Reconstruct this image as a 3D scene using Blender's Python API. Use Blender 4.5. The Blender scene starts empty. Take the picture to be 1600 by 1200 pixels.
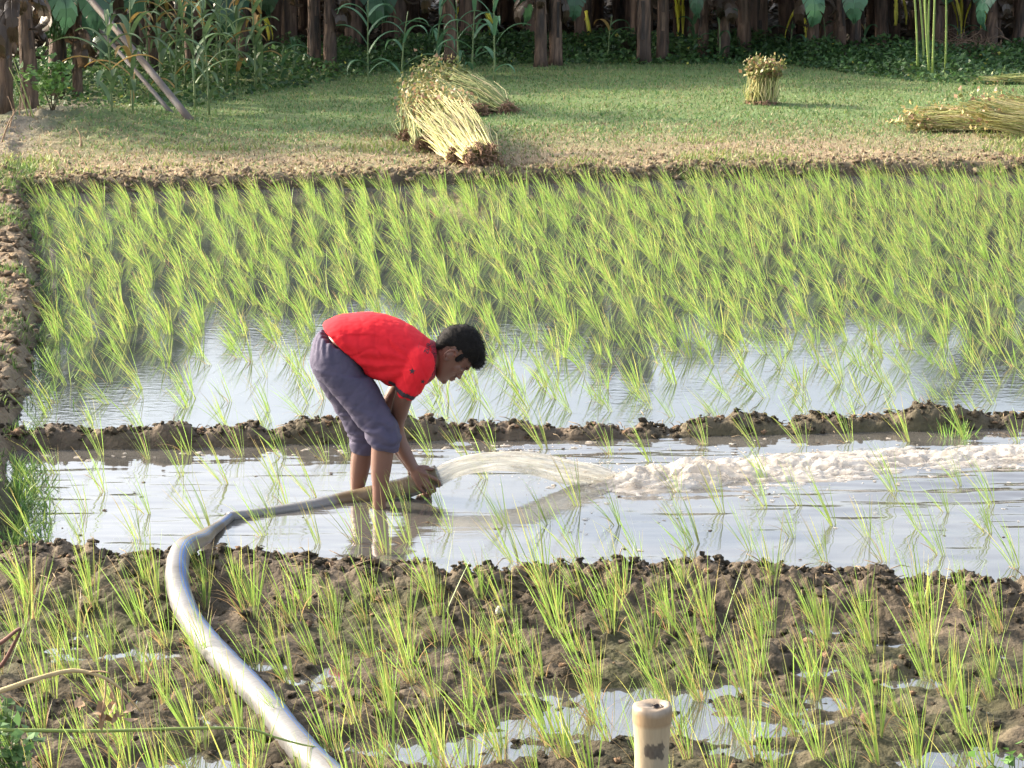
import bpy, bmesh, math, random
import numpy as np
from mathutils import Vector, Matrix
from mathutils.bvhtree import BVHTree

# ------------------------------------------------------------------ basics
scene = bpy.context.scene
COL = scene.collection
PI = math.pi
H, F, PITCH = 2.7, 3700.0, math.radians(12.47)
cp, sp = math.cos(PITCH), math.sin(PITCH)

def ray(px, py):
    return Vector((px-800.0, F*cp+(600.0-py)*sp, -F*sp+(600.0-py)*cp))
def G(px, py, z=0.0):
    """ground point seen at a photo coordinate (for reading positions off the photograph)"""
    r = ray(px, py); k = (z-H)/r.z
    return Vector((r.x*k, r.y*k, z))
def PV(px, py, d):
    r = ray(px, py); k = d/r.y
    return Vector((r.x*k, d, H+r.z*k))

def tag(o, label=None, cat=None, group=None, kind=None):
    if label: o['label'] = label
    if cat: o['category'] = cat
    if group: o['group'] = group
    if kind: o['kind'] = kind
    return o
def empty(name, loc=(0, 0, 0), rz=0.0):
    o = bpy.data.objects.new(name, None); COL.objects.link(o)
    o.location = loc; o.rotation_euler = (0, 0, rz); o.empty_display_size = 0.1
    return o
def mk_mesh(name, V, Fs, mats=None, col=None, uv=None, smooth=False, fmat=None):
    """V (n,3); Fs = array (m,k) or list of arrays; col (n,3) per vertex; uv per vertex (n,2)"""
    if isinstance(Fs, np.ndarray): Fs = [Fs]
    Fs = [np.asarray(f, dtype=np.int32) for f in Fs if len(f)]
    me = bpy.data.meshes.new(name)
    V = np.asarray(V, dtype=np.float32)
    me.vertices.add(len(V)); me.vertices.foreach_set('co', V.ravel())
    loops = np.concatenate([f.ravel() for f in Fs])
    tot = np.concatenate([np.full(len(f), f.shape[1], dtype=np.int32) for f in Fs])
    st = np.concatenate([[0], np.cumsum(tot)[:-1]]).astype(np.int32)
    me.loops.add(len(loops)); me.loops.foreach_set('vertex_index', loops)
    me.polygons.add(len(tot)); me.polygons.foreach_set('loop_start', st); me.polygons.foreach_set('loop_total', tot)
    if fmat is not None: me.polygons.foreach_set('material_index', np.asarray(fmat, dtype=np.int32))
    me.update(calc_edges=True)
    if smooth: me.polygons.foreach_set('use_smooth', np.ones(len(tot), dtype=bool))
    if col is not None:
        a = me.color_attributes.new('Col', 'FLOAT_COLOR', 'POINT')
        c = np.ones((len(V), 4), dtype=np.float32); c[:, :3] = col
        a.data.foreach_set('color', c.ravel())
    if uv is not None:
        l = me.uv_layers.new(name='UVMap')
        l.data.foreach_set('uv', np.asarray(uv, dtype=np.float32)[loops].ravel())
    if mats:
        for m in (mats if isinstance(mats, (list, tuple)) else [mats]): me.materials.append(m)
    me.validate()
    return me
def mk_obj(name, me, parent=None, loc=(0, 0, 0), rz=0):
    o = bpy.data.objects.new(name, me); COL.objects.link(o)
    o.location = loc; o.rotation_euler = (0, 0, rz)
    if parent: o.parent = parent
    return o

class Acc:
    """collects geometry into one mesh"""
    def __init__(s): s.V = []; s.F3 = []; s.F4 = []; s.C = []; s.n = 0
    def add(s, V, F, C=None):
        V = np.asarray(V, dtype=np.float64).reshape(-1, 3)
        if C is None: C = np.ones((len(V), 3))*0.5
        C = np.asarray(C, dtype=np.float64)
        if C.ndim == 1: C = np.tile(C, (len(V), 1))
        F = np.asarray(F, dtype=np.int64)
        if len(F): (s.F3 if F.shape[1] == 3 else s.F4).append(F+s.n)
        s.V.append(V); s.C.append(C); s.n += len(V)
    def mesh(s, name, mats, smooth=False):
        Fs = []
        if s.F3: Fs.append(np.concatenate(s.F3))
        if s.F4: Fs.append(np.concatenate(s.F4))
        return mk_mesh(name, np.concatenate(s.V), Fs, mats, np.concatenate(s.C), smooth=smooth)
    def obj(s, name, mats, parent=None, smooth=False):
        return mk_obj(name, s.mesh(name, mats, smooth), parent)

# ------------------------------------------------------------------ noise
def _hash(ix, iy, seed):
    h = (ix.astype(np.int64)*374761393 + iy.astype(np.int64)*668265263 + seed*144269504) & 0xffffffff
    h = ((h ^ (h >> 13))*1274126177) & 0xffffffff
    h = h ^ (h >> 16)
    return (h & 0xffff)/65535.0
def vnoise(x, y, seed=0):
    x = np.asarray(x, dtype=np.float64); y = np.asarray(y, dtype=np.float64)
    ix = np.floor(x); iy = np.floor(y); fx = x-ix; fy = y-iy
    fx = fx*fx*(3-2*fx); fy = fy*fy*(3-2*fy)
    a = _hash(ix, iy, seed); b = _hash(ix+1, iy, seed); c = _hash(ix, iy+1, seed); d = _hash(ix+1, iy+1, seed)
    return (a*(1-fx)+b*fx)*(1-fy)+(c*(1-fx)+d*fx)*fy
def fbm(x, y, seed=0, octv=4, gain=0.5):
    s = 0; a = 1.0; t = 0
    for i in range(octv):
        s = s+a*(vnoise(x*2**i+17.3*i, y*2**i-9.1*i, seed+i)-0.5)*2; t += a; a *= gain
    return s/t
def cells(x, y, seed=0):
    """distance to the nearest jittered cell point: clod-like bumps"""
    x = np.asarray(x, dtype=np.float64); y = np.asarray(y, dtype=np.float64)
    ix = np.floor(x); iy = np.floor(y); best = np.full(x.shape, 9.0)
    for dx in (-1, 0, 1):
        for dy in (-1, 0, 1):
            cx = ix+dx; cy = iy+dy
            px = cx+_hash(cx, cy, seed+5); py = cy+_hash(cx, cy, seed+11)
            best = np.minimum(best, (x-px)**2+(y-py)**2)
    return np.sqrt(best)
def sstep(a, b, x):
    t = np.clip((x-a)/(b-a), 0, 1); return t*t*(3-2*t)

# ------------------------------------------------------------------ materials
def nodes_of(m):
    m.use_nodes = True; nt = m.node_tree; nt.nodes.clear(); return nt
def new_mat(name, base=(.5, .5, .5), rough=.6, var=.15, nscale=20.0, attr=False, bump=0.0, bscale=60.0, metallic=0.0,
            transl=0.0, coat=0.0, spec=0.5, stretch=(1, 1, 1), sss=0.0, coord='Object', base2=None, detail=6.0, bdist=0.01):
    m = bpy.data.materials.new(name); nt = nodes_of(m); N = nt.nodes; L = nt.links
    out = N.new('ShaderNodeOutputMaterial'); p = N.new('ShaderNodeBsdfPrincipled')
    tc = N.new('ShaderNodeTexCoord'); mp = N.new('ShaderNodeMapping'); mp.inputs['Scale'].default_value = stretch
    L.new(tc.outputs[coord], mp.inputs['Vector'])
    ns = N.new('ShaderNodeTexNoise'); ns.inputs['Scale'].default_value = nscale; ns.inputs['Detail'].default_value = detail
    L.new(mp.outputs['Vector'], ns.inputs['Vector'])
    if attr:
        a = N.new('ShaderNodeVertexColor'); a.layer_name = 'Col'; src = a.outputs['Color']
    else:
        a = N.new('ShaderNodeMix'); a.data_type = 'RGBA'
        a.inputs[6].default_value = (*base, 1); a.inputs[7].default_value = (*(base2 or base), 1)
        rr = N.new('ShaderNodeMapRange'); rr.inputs[1].default_value = .35; rr.inputs[2].default_value = .65
        L.new(ns.outputs['Fac'], rr.inputs[0]); L.new(rr.outputs[0], a.inputs[0]); src = a.outputs[2]
    hv = N.new('ShaderNodeHueSaturation'); mr = N.new('ShaderNodeMapRange')
    mr.inputs[1].default_value = .25; mr.inputs[2].default_value = .75; mr.inputs[3].default_value = 1-var; mr.inputs[4].default_value = 1+var
    L.new(ns.outputs['Fac'], mr.inputs[0]); L.new(mr.outputs[0], hv.inputs['Value']); L.new(src, hv.inputs['Color'])
    L.new(hv.outputs['Color'], p.inputs['Base Color'])
    p.inputs['Roughness'].default_value = rough; p.inputs['Metallic'].default_value = metallic
    p.inputs['Coat Weight'].default_value = coat; p.inputs['Specular IOR Level'].default_value = spec
    if sss:
        p.inputs['Subsurface Weight'].default_value = sss; p.inputs['Subsurface Scale'].default_value = .01
    if bump:
        nb = N.new('ShaderNodeTexNoise'); nb.inputs['Scale'].default_value = bscale; nb.inputs['Detail'].default_value = 8
        L.new(mp.outputs['Vector'], nb.inputs['Vector'])
        b = N.new('ShaderNodeBump'); b.inputs['Strength'].default_value = bump; b.inputs['Distance'].default_value = bdist
        L.new(nb.outputs['Fac'], b.inputs['Height']); L.new(b.outputs['Normal'], p.inputs['Normal'])
    if transl:
        t = N.new('ShaderNodeBsdfTranslucent'); L.new(hv.outputs['Color'], t.inputs['Color'])
        mx = N.new('ShaderNodeMixShader'); mx.inputs[0].default_value = transl
        L.new(p.outputs[0], mx.inputs[1]); L.new(t.outputs[0], mx.inputs[2]); L.new(mx.outputs[0], out.inputs['Surface'])
    else: L.new(p.outputs[0], out.inputs['Surface'])
    m['p'] = 1
    return m
def get(m, t): return next(n for n in m.node_tree.nodes if n.bl_idname == t)

M = {}
M['ground'] = new_mat('soil', attr=True, rough=.9, var=.28, nscale=22, bump=.9, bscale=45, bdist=.02, spec=.3)
M['clod'] = new_mat('clod_soil', attr=True, rough=.95, var=.4, nscale=60, bump=1, bscale=120, bdist=.02, spec=.2)
M['blade'] = new_mat('rice_blade', attr=True, rough=.45, var=.1, nscale=9, transl=.5)
M['grass'] = new_mat('grass_blade', attr=True, rough=.6, var=.2, nscale=3, transl=.35)
M['sun_gap_strip'] = new_mat('sun_gap_strip', attr=True, rough=.5, var=.2, nscale=6, transl=.5)
M['leaf'] = new_mat('leaf', attr=True, rough=.5, var=.2, nscale=6, transl=.3)
M['banana_leaf'] = new_mat('banana_leaf', attr=True, rough=.42, var=.2, nscale=5, transl=.3)
M['trunk'] = new_mat('banana_stem', attr=True, rough=.8, var=.55, nscale=9, bump=.9, bscale=16, stretch=(3, 3, .4), bdist=.03)
M['bark'] = new_mat('dry_bark', attr=True, rough=.85, var=.2, nscale=25, bump=.4)
M['straw'] = new_mat('jute_stalk', attr=True, rough=.6, var=.18, nscale=12, transl=.1)
M['root'] = new_mat('root_clod', attr=True, rough=.95, var=.3, nscale=40)
M['pole'] = new_mat('pole_wood', (.15, .112, .09), .75, .25, 3, base2=(.10, .095, .10), bump=.3, stretch=(1, 1, .4))
M['skin'] = new_mat('skin', (.165, .078, .053), .47, .16, 14, base2=(.125, .056, .037), bump=.12, bscale=220, sss=.08, bdist=.002)
M['hair'] = new_mat('hair', (.009, .0075, .007), .75, .3, 80, bump=.5, bscale=200, bdist=.004, spec=.2)
M['shirt'] = new_mat('shirt_cloth', (.62, .014, .024), .85, .06, 30, bump=.15, bscale=300, bdist=.002, spec=.25)
M['trouser'] = new_mat('trouser_cloth', (.062, .056, .094), .8, .10, 12, base2=(.074, .064, .104), bump=.15, bscale=260, bdist=.002, spec=.3)
M['black_print'] = new_mat('black_print', (.022, .012, .018), .7, .1, 60)
M['white_cloth'] = new_mat('pocket_cloth', (.45, .44, .40), .8, .1, 60)
M['eye'] = new_mat('eye', (.25, .22, .2), .2, .02, 5)

def hose_mat():
    m = bpy.data.materials.new('clear_plastic_hose'); nt = nodes_of(m); N = nt.nodes; L = nt.links
    out = N.new('ShaderNodeOutputMaterial'); p = N.new('ShaderNodeBsdfPrincipled')
    uv = N.new('ShaderNodeUVMap'); sx = N.new('ShaderNodeSeparateXYZ'); L.new(uv.outputs[0], sx.inputs[0])
    ramp = N.new('ShaderNodeValToRGB'); ramp.color_ramp.interpolation = 'CONSTANT'
    c0 = (.25, .245, .245, 1); bl = (.10, .22, .56, 1); tn = (.36, .31, .22, 1)
    el = ramp.color_ramp.elements; el[0].position = 0; el[0].color = c0; el[1].position = .115; el[1].color = bl
    for pos, c in ((.130, c0), (.148, bl), (.178, c0), (.200, bl), (.216, c0)):
        e = el.new(pos); e.color = c
    L.new(sx.outputs[0], ramp.inputs[0])
    tc = N.new('ShaderNodeTexCoord'); ns = N.new('ShaderNodeTexNoise'); ns.inputs['Scale'].default_value = 9; ns.inputs['Detail'].default_value = 7
    L.new(tc.outputs['Object'], ns.inputs['Vector'])
    mx = N.new('ShaderNodeMix'); mx.data_type = 'RGBA'; mx.blend_type = 'MULTIPLY'; mx.inputs[0].default_value = .8
    r2 = N.new('ShaderNodeValToRGB'); r2.color_ramp.elements[0].position = .35; r2.color_ramp.elements[0].color = (.82, .79, .74, 1)
    r2.color_ramp.elements[1].position = .6; r2.color_ramp.elements[1].color = (1, 1, 1, 1)
    L.new(ns.outputs['Fac'], r2.inputs[0]); L.new(ramp.outputs[0], mx.inputs[6]); L.new(r2.outputs[0], mx.inputs[7])
    # mud tint of the water inside: only where the film is stained
    va = N.new('ShaderNodeVertexColor'); va.layer_name = 'Col'
    m2 = N.new('ShaderNodeMix'); m2.data_type = 'RGBA'; m2.blend_type = 'MULTIPLY'; m2.inputs[0].default_value = 1
    L.new(mx.outputs[2], m2.inputs[6]); L.new(va.outputs[0], m2.inputs[7])
    L.new(m2.outputs[2], p.inputs['Base Color'])
    wv = N.new('ShaderNodeTexNoise'); wv.inputs['Scale'].default_value = 1; wv.inputs['Detail'].default_value = 3
    mp = N.new('ShaderNodeMapping'); mp.inputs['Scale'].default_value = (5, 130, 1); L.new(uv.outputs[0], mp.inputs[0]); L.new(mp.outputs[0], wv.inputs['Vector'])
    b = N.new('ShaderNodeBump'); b.inputs['Strength'].default_value = .5; b.inputs['Distance'].default_value = .006
    L.new(wv.outputs['Fac'], b.inputs['Height']); L.new(b.outputs[0], p.inputs['Normal'])
    p.inputs['Roughness'].default_value = .38; p.inputs['Coat Weight'].default_value = .15; p.inputs['Coat Roughness'].default_value = .25
    t = N.new('ShaderNodeBsdfTranslucent'); L.new(m2.outputs[2], t.inputs['Color'])
    ms = N.new('ShaderNodeMixShader'); ms.inputs[0].default_value = .25
    L.new(p.outputs[0], ms.inputs[1]); L.new(t.outputs[0], ms.inputs[2]); L.new(ms.outputs[0], out.inputs[0])
    return m
M['hose'] = hose_mat()

def water_mat(name, base, bstr, scale, stretch, sec=0.0, ior=1.6):
    m = bpy.data.materials.new(name); nt = nodes_of(m); N = nt.nodes; L = nt.links
    out = N.new('ShaderNodeOutputMaterial'); p = N.new('ShaderNodeBsdfPrincipled')
    tc = N.new('ShaderNodeTexCoord'); mp = N.new('ShaderNodeMapping'); mp.inputs['Scale'].default_value = stretch
    L.new(tc.outputs['Object'], mp.inputs[0])
    n1 = N.new('ShaderNodeTexNoise'); n1.inputs['Scale'].default_value = scale; n1.inputs['Detail'].default_value = 3; n1.inputs['Roughness'].default_value = .55
    L.new(mp.outputs[0], n1.inputs['Vector'])
    big = N.new('ShaderNodeTexNoise'); big.inputs['Scale'].default_value = .7; big.inputs['Detail'].default_value = 2
    L.new(tc.outputs['Object'], big.inputs['Vector'])
    mr = N.new('ShaderNodeMapRange'); mr.inputs[1].default_value = .42; mr.inputs[2].default_value = .6; mr.inputs[3].default_value = .25; mr.inputs[4].default_value = 1
    L.new(big.outputs['Fac'], mr.inputs[0])
    mu = N.new('ShaderNodeMath'); mu.operation = 'MULTIPLY'; mu.inputs[1].default_value = bstr
    L.new(mr.outputs[0], mu.inputs[0])
    b = N.new('ShaderNodeBump'); b.inputs['Distance'].default_value = .01
    L.new(mu.outputs[0], b.inputs['Strength']); L.new(n1.outputs['Fac'], b.inputs['Height']); L.new(b.outputs[0], p.inputs['Normal'])
    cn = N.new('ShaderNodeTexNoise'); cn.inputs['Scale'].default_value = 3; cn.inputs['Detail'].default_value = 6; L.new(tc.outputs['Object'], cn.inputs['Vector'])
    rp = N.new('ShaderNodeValToRGB'); rp.color_ramp.elements[0].position = .35; rp.color_ramp.elements[0].color = (*[c*.8 for c in base], 1)
    rp.color_ramp.elements[1].position = .65; rp.color_ramp.elements[1].color = (*[c*1.15 for c in base], 1)
    L.new(cn.outputs['Fac'], rp.inputs[0]); L.new(rp.outputs[0], p.inputs['Base Color'])
    p.inputs['Roughness'].default_value = .04; p.inputs['IOR'].default_value = ior; p.inputs['Specular IOR Level'].default_value = .5
    L.new(p.outputs[0], out.inputs[0])
    return m
M['water_back'] = water_mat('paddy_water_back', (.045, .050, .050), .085, 12, (1, 1.8, 1), ior=3.0)
M['water_mid'] = water_mat('paddy_water_mid', (.085, .08, .072), .14, 8, (.6, 3.2, 1), ior=3.0)
M['water_front'] = water_mat('puddle_water', (.07, .067, .06), .03, 10, (1, 1.5, 1), ior=3.0)

def jet_mat():
    m = bpy.data.materials.new('jet_water'); nt = nodes_of(m); N = nt.nodes; L = nt.links
    out = N.new('ShaderNodeOutputMaterial'); p = N.new('ShaderNodeBsdfPrincipled')
    uv = N.new('ShaderNodeUVMap'); mp = N.new('ShaderNodeMapping'); mp.inputs['Scale'].default_value = (6, 2.6, 1); L.new(uv.outputs[0], mp.inputs[0])
    ns = N.new('ShaderNodeTexNoise'); ns.inputs['Scale'].default_value = 2.2; ns.inputs['Detail'].default_value = 7; ns.inputs['Roughness'].default_value = .65
    L.new(mp.outputs[0], ns.inputs['Vector'])
    rp = N.new('ShaderNodeValToRGB'); e = rp.color_ramp.elements
    e[0].position = .36; e[0].color = (.46, .44, .39, 1); e[1].position = .66; e[1].color = (.82, .82, .80, 1)
    L.new(ns.outputs['Fac'], rp.inputs[0]); L.new(rp.outputs[0], p.inputs['Base Color'])
    p.inputs['Roughness'].default_value = .12; p.inputs['IOR'].default_value = 1.33
    b = N.new('ShaderNodeBump'); b.inputs['Strength'].default_value = .7; b.inputs['Distance'].default_value = .012
    L.new(ns.outputs['Fac'], b.inputs['Height']); L.new(b.outputs[0], p.inputs['Normal'])
    tr = N.new('ShaderNodeBsdfTransparent'); tr.inputs[0].default_value = (.93, .92, .88, 1)
    mr = N.new('ShaderNodeMapRange'); mr.inputs[1].default_value = .36; mr.inputs[2].default_value = .66; mr.inputs[3].default_value = .22; mr.inputs[4].default_value = .84
    L.new(ns.outputs['Fac'], mr.inputs[0])
    tl = N.new('ShaderNodeBsdfTranslucent'); L.new(rp.outputs[0], tl.inputs[0])
    m1 = N.new('ShaderNodeMixShader'); m1.inputs[0].default_value = .4; L.new(p.outputs[0], m1.inputs[1]); L.new(tl.outputs[0], m1.inputs[2])
    m2 = N.new('ShaderNodeMixShader'); L.new(mr.outputs[0], m2.inputs[0]); L.new(tr.outputs[0], m2.inputs[1]); L.new(m1.outputs[0], m2.inputs[2])
    L.new(m2.outputs[0], out.inputs[0])
    return m
M['jet'] = jet_mat()
M['foam'] = new_mat('foam', (.72, .69, .65), .25, .08, 12, base2=(.55, .49, .42), bump=.25, bscale=25, transl=.45, bdist=.012, stretch=(.7, 1.6, 1))
def foam_holes(m):
    nt = m.node_tree; N = nt.nodes; L = nt.links; out = get(m, 'ShaderNodeOutputMaterial'); src = out.inputs[0].links[0].from_socket
    tc = N.new('ShaderNodeTexCoord'); mp = N.new('ShaderNodeMapping'); mp.inputs['Scale'].default_value = (5, 20, 12); L.new(tc.outputs['Object'], mp.inputs[0])
    ns = N.new('ShaderNodeTexNoise'); ns.inputs['Scale'].default_value = 1.6; ns.inputs['Detail'].default_value = 6; ns.inputs['Roughness'].default_value = .55; L.new(mp.outputs[0], ns.inputs['Vector'])
    mr = N.new('ShaderNodeMapRange'); mr.inputs[1].default_value = .36; mr.inputs[2].default_value = .60; mr.inputs[3].default_value = .12; mr.inputs[4].default_value = .97; L.new(ns.outputs['Fac'], mr.inputs[0])
    t = N.new('ShaderNodeBsdfTransparent'); mx = N.new('ShaderNodeMixShader'); L.new(mr.outputs[0], mx.inputs[0]); L.new(t.outputs[0], mx.inputs[1]); L.new(src, mx.inputs[2]); L.new(mx.outputs[0], out.inputs[0])
foam_holes(M['foam'])
M['bamboo'] = new_mat('bamboo_post', attr=True, rough=.5, var=.14, nscale=22, stretch=(1, 1, .25), bump=.2, bscale=50)
M['cane'] = new_mat('green_cane', attr=True, rough=.5, var=.12, nscale=9)

# ------------------------------------------------------------------ field layout (read off the photograph, in metres)
def line(pts, z=0.0, ext=30):
    P = [G(x, y, z) for x, y in pts]
    xs = [p.x for p in P]; ys = [p.y for p in P]
    s0 = (ys[1]-ys[0])/(xs[1]-xs[0]); s1 = (ys[-1]-ys[-2])/(xs[-1]-xs[-2])
    s0 = max(-.3, min(.3, s0)); s1 = max(-.3, min(.3, s1))
    xs = [xs[0]-ext]+xs+[xs[-1]+ext]; ys = [ys[0]-s0*ext]+ys+[ys[-1]+s1*ext]
    return lambda x: np.interp(x, xs, ys)
mid_front = line([(30, 706), (100, 704), (300, 702), (400, 699), (700, 691), (900, 689), (1100, 685), (1300, 678), (1600, 672)])
near_crest = line([(0, 852), (60, 852), (200, 866), (400, 864), (550, 880), (700, 889), (800, 892), (900, 883), (1100, 880), (1300, 890), (1600, 905)], .10)
far_edge = line([(40, 304), (300, 300), (600, 293), (900, 287), (1250, 279), (1600, 275)])
_lb = [G(x, y) for x, y in [(45, 305), (60, 400), (72, 470), (60, 560), (45, 640), (40, 690), (33, 730), (40, 800), (30, 850)]]
_ly = [p.y for p in _lb][::-1]; _lx = [p.x for p in _lb][::-1]
def left_edge(y): return np.interp(y, [_ly[0]-6]+_ly+[_ly[-1]+20], [_lx[0]+.0]+_lx+[_lx[-1]-4])
puddles = [(G(715, 1015), .13, .07), (G(1270, 1052), .12, .06), (G(1415, 1070), .12, .06), (G(420, 1000), .06, .05), (G(410, 1042), .09, .05),
           (G(930, 1130), .42, .17), (G(1020, 1090), .30, .10), (G(700, 1175), .35, .14), (G(560, 1170), .18, .08), (G(1100, 1140), .25, .09),
           (G(300, 1200), .30, .08), (G(1500, 1190), .25, .1), (G(830, 1085), .2, .06), (G(1220, 1180), .18, .06)]
def ground_h(x, y):
    x = np.asarray(x, dtype=np.float64); y = np.asarray(y, dtype=np.float64)
    lump = fbm(x*7, y*7, 1, 3); fine = fbm(x*30, y*30, 4, 3); cl = 1-np.clip(cells(x*13, y*13, 3), 0, 1)
    cl2 = 1-np.clip(cells(x*30, y*30, 8), 0, 1)
    var_ = .35+1.3*vnoise(x*1.6, y*2.3, 99); bigc = 1-np.clip(cells(x*5.5, y*6.5, 23), 0, 1); cl = .5+(cl-.5)*var_; cl2 = .5+(cl2-.5)*var_
    h = -.07+.01*lump                                   # paddy bed
    # middle bund
    d = y-(mid_front(x)+.12+.02*fbm(x*3, y*0, 21, 2))
    r = np.exp(-(d/.105)**4)*(.128+.05*(bigc-.5)+.07*fbm(x*4.5, y*2, 31, 3)+.03*(cl-.5)+.022*(cl2-.5)+.012*fine)
    h = np.maximum(h, -.07+r*(1+0*d))
    # near bund and foreground mud
    d = y-near_crest(x)
    front = -sstep(-.02, .42, -d)
    crest = .095+.040*(bigc-.5)+.022*fbm(x*4, y*3, 41, 3)+.045*(cl-.5)+.022*(cl2-.5)+.012*fine
    mud = .022+.034*fbm(x*3.2, y*3.2, 51, 3)+.026*fbm(x*10, y*12, 57, 2)+.022*(cl-.5)+.014*(cl2-.5)+.008*fine
    for p, a, b in puddles:
        mud = mud-.060*np.exp(-(((x-p.x)/a)**2+((y-p.y)/b)**2)**1.5)
    side = crest+(mud-crest)*sstep(.03, .40, -d)
    back = crest-(.20)*sstep(.02, .13, d)
    hb = np.where(d < 0, side, back)
    h = np.maximum(h, hb)
    # left bank
    e = left_edge(y)-x+.05*fbm(y*3, x*0, 61, 2)
    lb = -.07+.19*sstep(-.05, .16, e)+(.03*(cl-.5)+.03*lump+.014*fine+.016*(cl2-.5))*sstep(0, .1, e)
    lb = np.where(y > 8.3, lb, -1)
    h = np.maximum(h, lb)
    # field beyond the far edge
    e = y-(far_edge(x)+.10*fbm(x*1.5, y*0, 71, 3))
    fd = -.07+.17*sstep(-.02, .22, e)+(.035*(cl-.5)+.03*fbm(x*5, y*5, 75, 3))*np.exp(-np.clip(e, 0, 99)/1.6)*sstep(0, .1, e)+.012*fbm(x*4, y*4, 77, 3)*sstep(.1, .4, e)
    h = np.maximum(h, fd)
    # raised soil heap and path on the far left
    hp = G(100, 205, .1)
    h = h+.20*np.exp(-(((x-hp.x)/.9)**2+((y-hp.y)/1.3)**2))*(1+.5*lump)*sstep(0, 1, e)
    return h
def gz(x, y): return float(ground_h(np.array([x]), np.array([y]))[0])

def seg(a, b, s): return np.arange(a, b, s)
def grow(a, s, k, lim):
    o = []; v = a
    while abs(v) < lim: s *= k; v += s; o.append(v)
    return np.array(o)
xs = np.concatenate([seg(-3.0, 3.0, .0155), ])
xr = np.concatenate([seg(3.0, 7.5, .045), grow(7.5, .05, 1.25, 500)])
xs = np.concatenate([-xr[::-1]-.0, xs, xr+.0])
ys = np.concatenate([-grow(-5.9, .2, 1.4, 300)[::-1]*1.0 if False else np.array([-400, -100, -30, -8, 0, 3, 4.5, 5.2, 5.7, 6.0, 6.2]), seg(6.3, 9.0, .0155), seg(9.0, 10.6, .04), seg(10.6, 11.5, .016), seg(11.5, 19, .07), seg(19, 23, .035), seg(23, 34, .08), grow(34, .1, 1.2, 700)])
xs = np.unique(np.round(xs, 4)); ys = np.unique(np.round(ys, 4))
X, Y = np.meshgrid(xs, ys)
Z = ground_h(X, Y)
nx, ny = len(xs), len(ys)
idx = np.arange(nx*ny).reshape(ny, nx)
Fq = np.stack([idx[:-1, :-1], idx[:-1, 1:], idx[1:, 1:], idx[1:, :-1]], -1).reshape(-1, 4)
# soil kinds as colour: wet mud, drying bund soil, pale litter, grassed field
def ground_col(X, Y):
    n1 = vnoise(X*2.1, Y*2.1, 90); n2 = vnoise(X*9, Y*9, 91); n3 = vnoise(X*40, Y*30, 92)
    mud = np.array([.062, .048, .031]); moss = np.array([.052, .054, .022]); dry = np.array([.21, .16, .115]); litter = np.array([.31, .235, .145])
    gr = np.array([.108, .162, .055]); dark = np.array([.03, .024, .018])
    def mix(a, b, t): return a*(1-t[..., None])+b*t[..., None]
    c = mix(np.broadcast_to(mud, X.shape+(3,)), moss, sstep(.45, .75, n1)*.7)
    c = mix(c, dry, sstep(.62, .82, n2)*.3)
    dn = np.clip(Y-near_crest(X), -9, 9)
    c = mix(c, dry*.62, np.exp(-((dn+.06)/.12)**2)*.55)
    dm = Y-mid_front(X)-.12
    c = mix(c, dry*.6, np.exp(-(dm/.12)**2)*(.4+.5*n2))
    e = left_edge(Y)-X
    c = mix(c, dry*np.array([.95, .93, .82]), sstep(.0, .12, e)*(Y > 9.9)*(.75+.25*n2))
    f = Y-far_edge(X)
    litter = np.array([.25, .185, .115]); fc = mix(np.broadcast_to(litter, X.shape+(3,)), gr, np.clip(.15+.85*sstep(1.1, 4.0, f)+.35*(n1-.5)+.7*(n3-.5), 0, 1))
    path = np.exp(-((X-np.interp(Y, [19, 22, 25, 30], [-4.9, -4.75, -4.6, -5.6]))/.42)**2)
    fc = mix(fc, np.array([.20, .165, .13]), path*sstep(30, 25, Y)*.9)
    c = mix(c, fc, sstep(.1, .35, f))
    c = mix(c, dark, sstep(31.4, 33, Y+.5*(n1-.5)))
    c = mix(c, np.array([.20, .24, .05]), sstep(50, 54, Y))
    return c
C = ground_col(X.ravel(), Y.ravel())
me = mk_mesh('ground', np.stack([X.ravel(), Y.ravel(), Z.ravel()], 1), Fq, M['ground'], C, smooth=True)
tag(mk_obj('ground', me), kind='structure')

# ---- water sheets (real ripples in the middle plot)
def sheet(name, x0, x1, nxx, fa, fb, nyy, mat, amp=0.0):
    xs_ = np.linspace(x0, x1, nxx); t = np.linspace(0, 1, nyy)
    Xg, T = np.meshgrid(xs_, t); Yg = fa(Xg)*(1-T)+fb(Xg)*T
    Zg = np.zeros_like(Xg)
    if amp:
        near = np.exp(-((Yg-10.35)/.9)**2)*sstep(-1.2, .8, Xg)
        w = fbm(Xg*3+0.6*Yg, Yg*16, 101, 3)+.6*np.sin((Yg*26+2.2*np.sin(Xg*2.1)+1.2*np.sin(Xg*5+Yg*3)))*vnoise(Xg*1.5, Yg*3, 7)
        Zg = amp*(.6+1.6*near)*w*vnoise(Xg*.9+4, Yg*1.3, 13)**1.2
    i = np.arange(nxx*nyy).reshape(nyy, nxx)
    Fs = np.stack([i[:-1, :-1], i[:-1, 1:], i[1:, 1:], i[1:, :-1]], -1).reshape(-1, 4)
    o = mk_obj(name, mk_mesh(name, np.stack([Xg.ravel(), Yg.ravel(), Zg.ravel()], 1), Fs, mat, smooth=True))
    return tag(o, kind='structure')
sheet('paddy_water', -9, 30, 60, lambda x: mid_front(x)+.12, lambda x: far_edge(x)+.1, 20, M['water_back'])
sheet('channel_water', -4, 5, 700, lambda x: near_crest(x)+.0, lambda x: mid_front(x)+.12, 190, M['water_mid'], .006)
sheet('puddle_water', -8, 30, 60, lambda x: 0*x-5, lambda x: near_crest(x)-.02, 10, M['water_front'])

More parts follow.
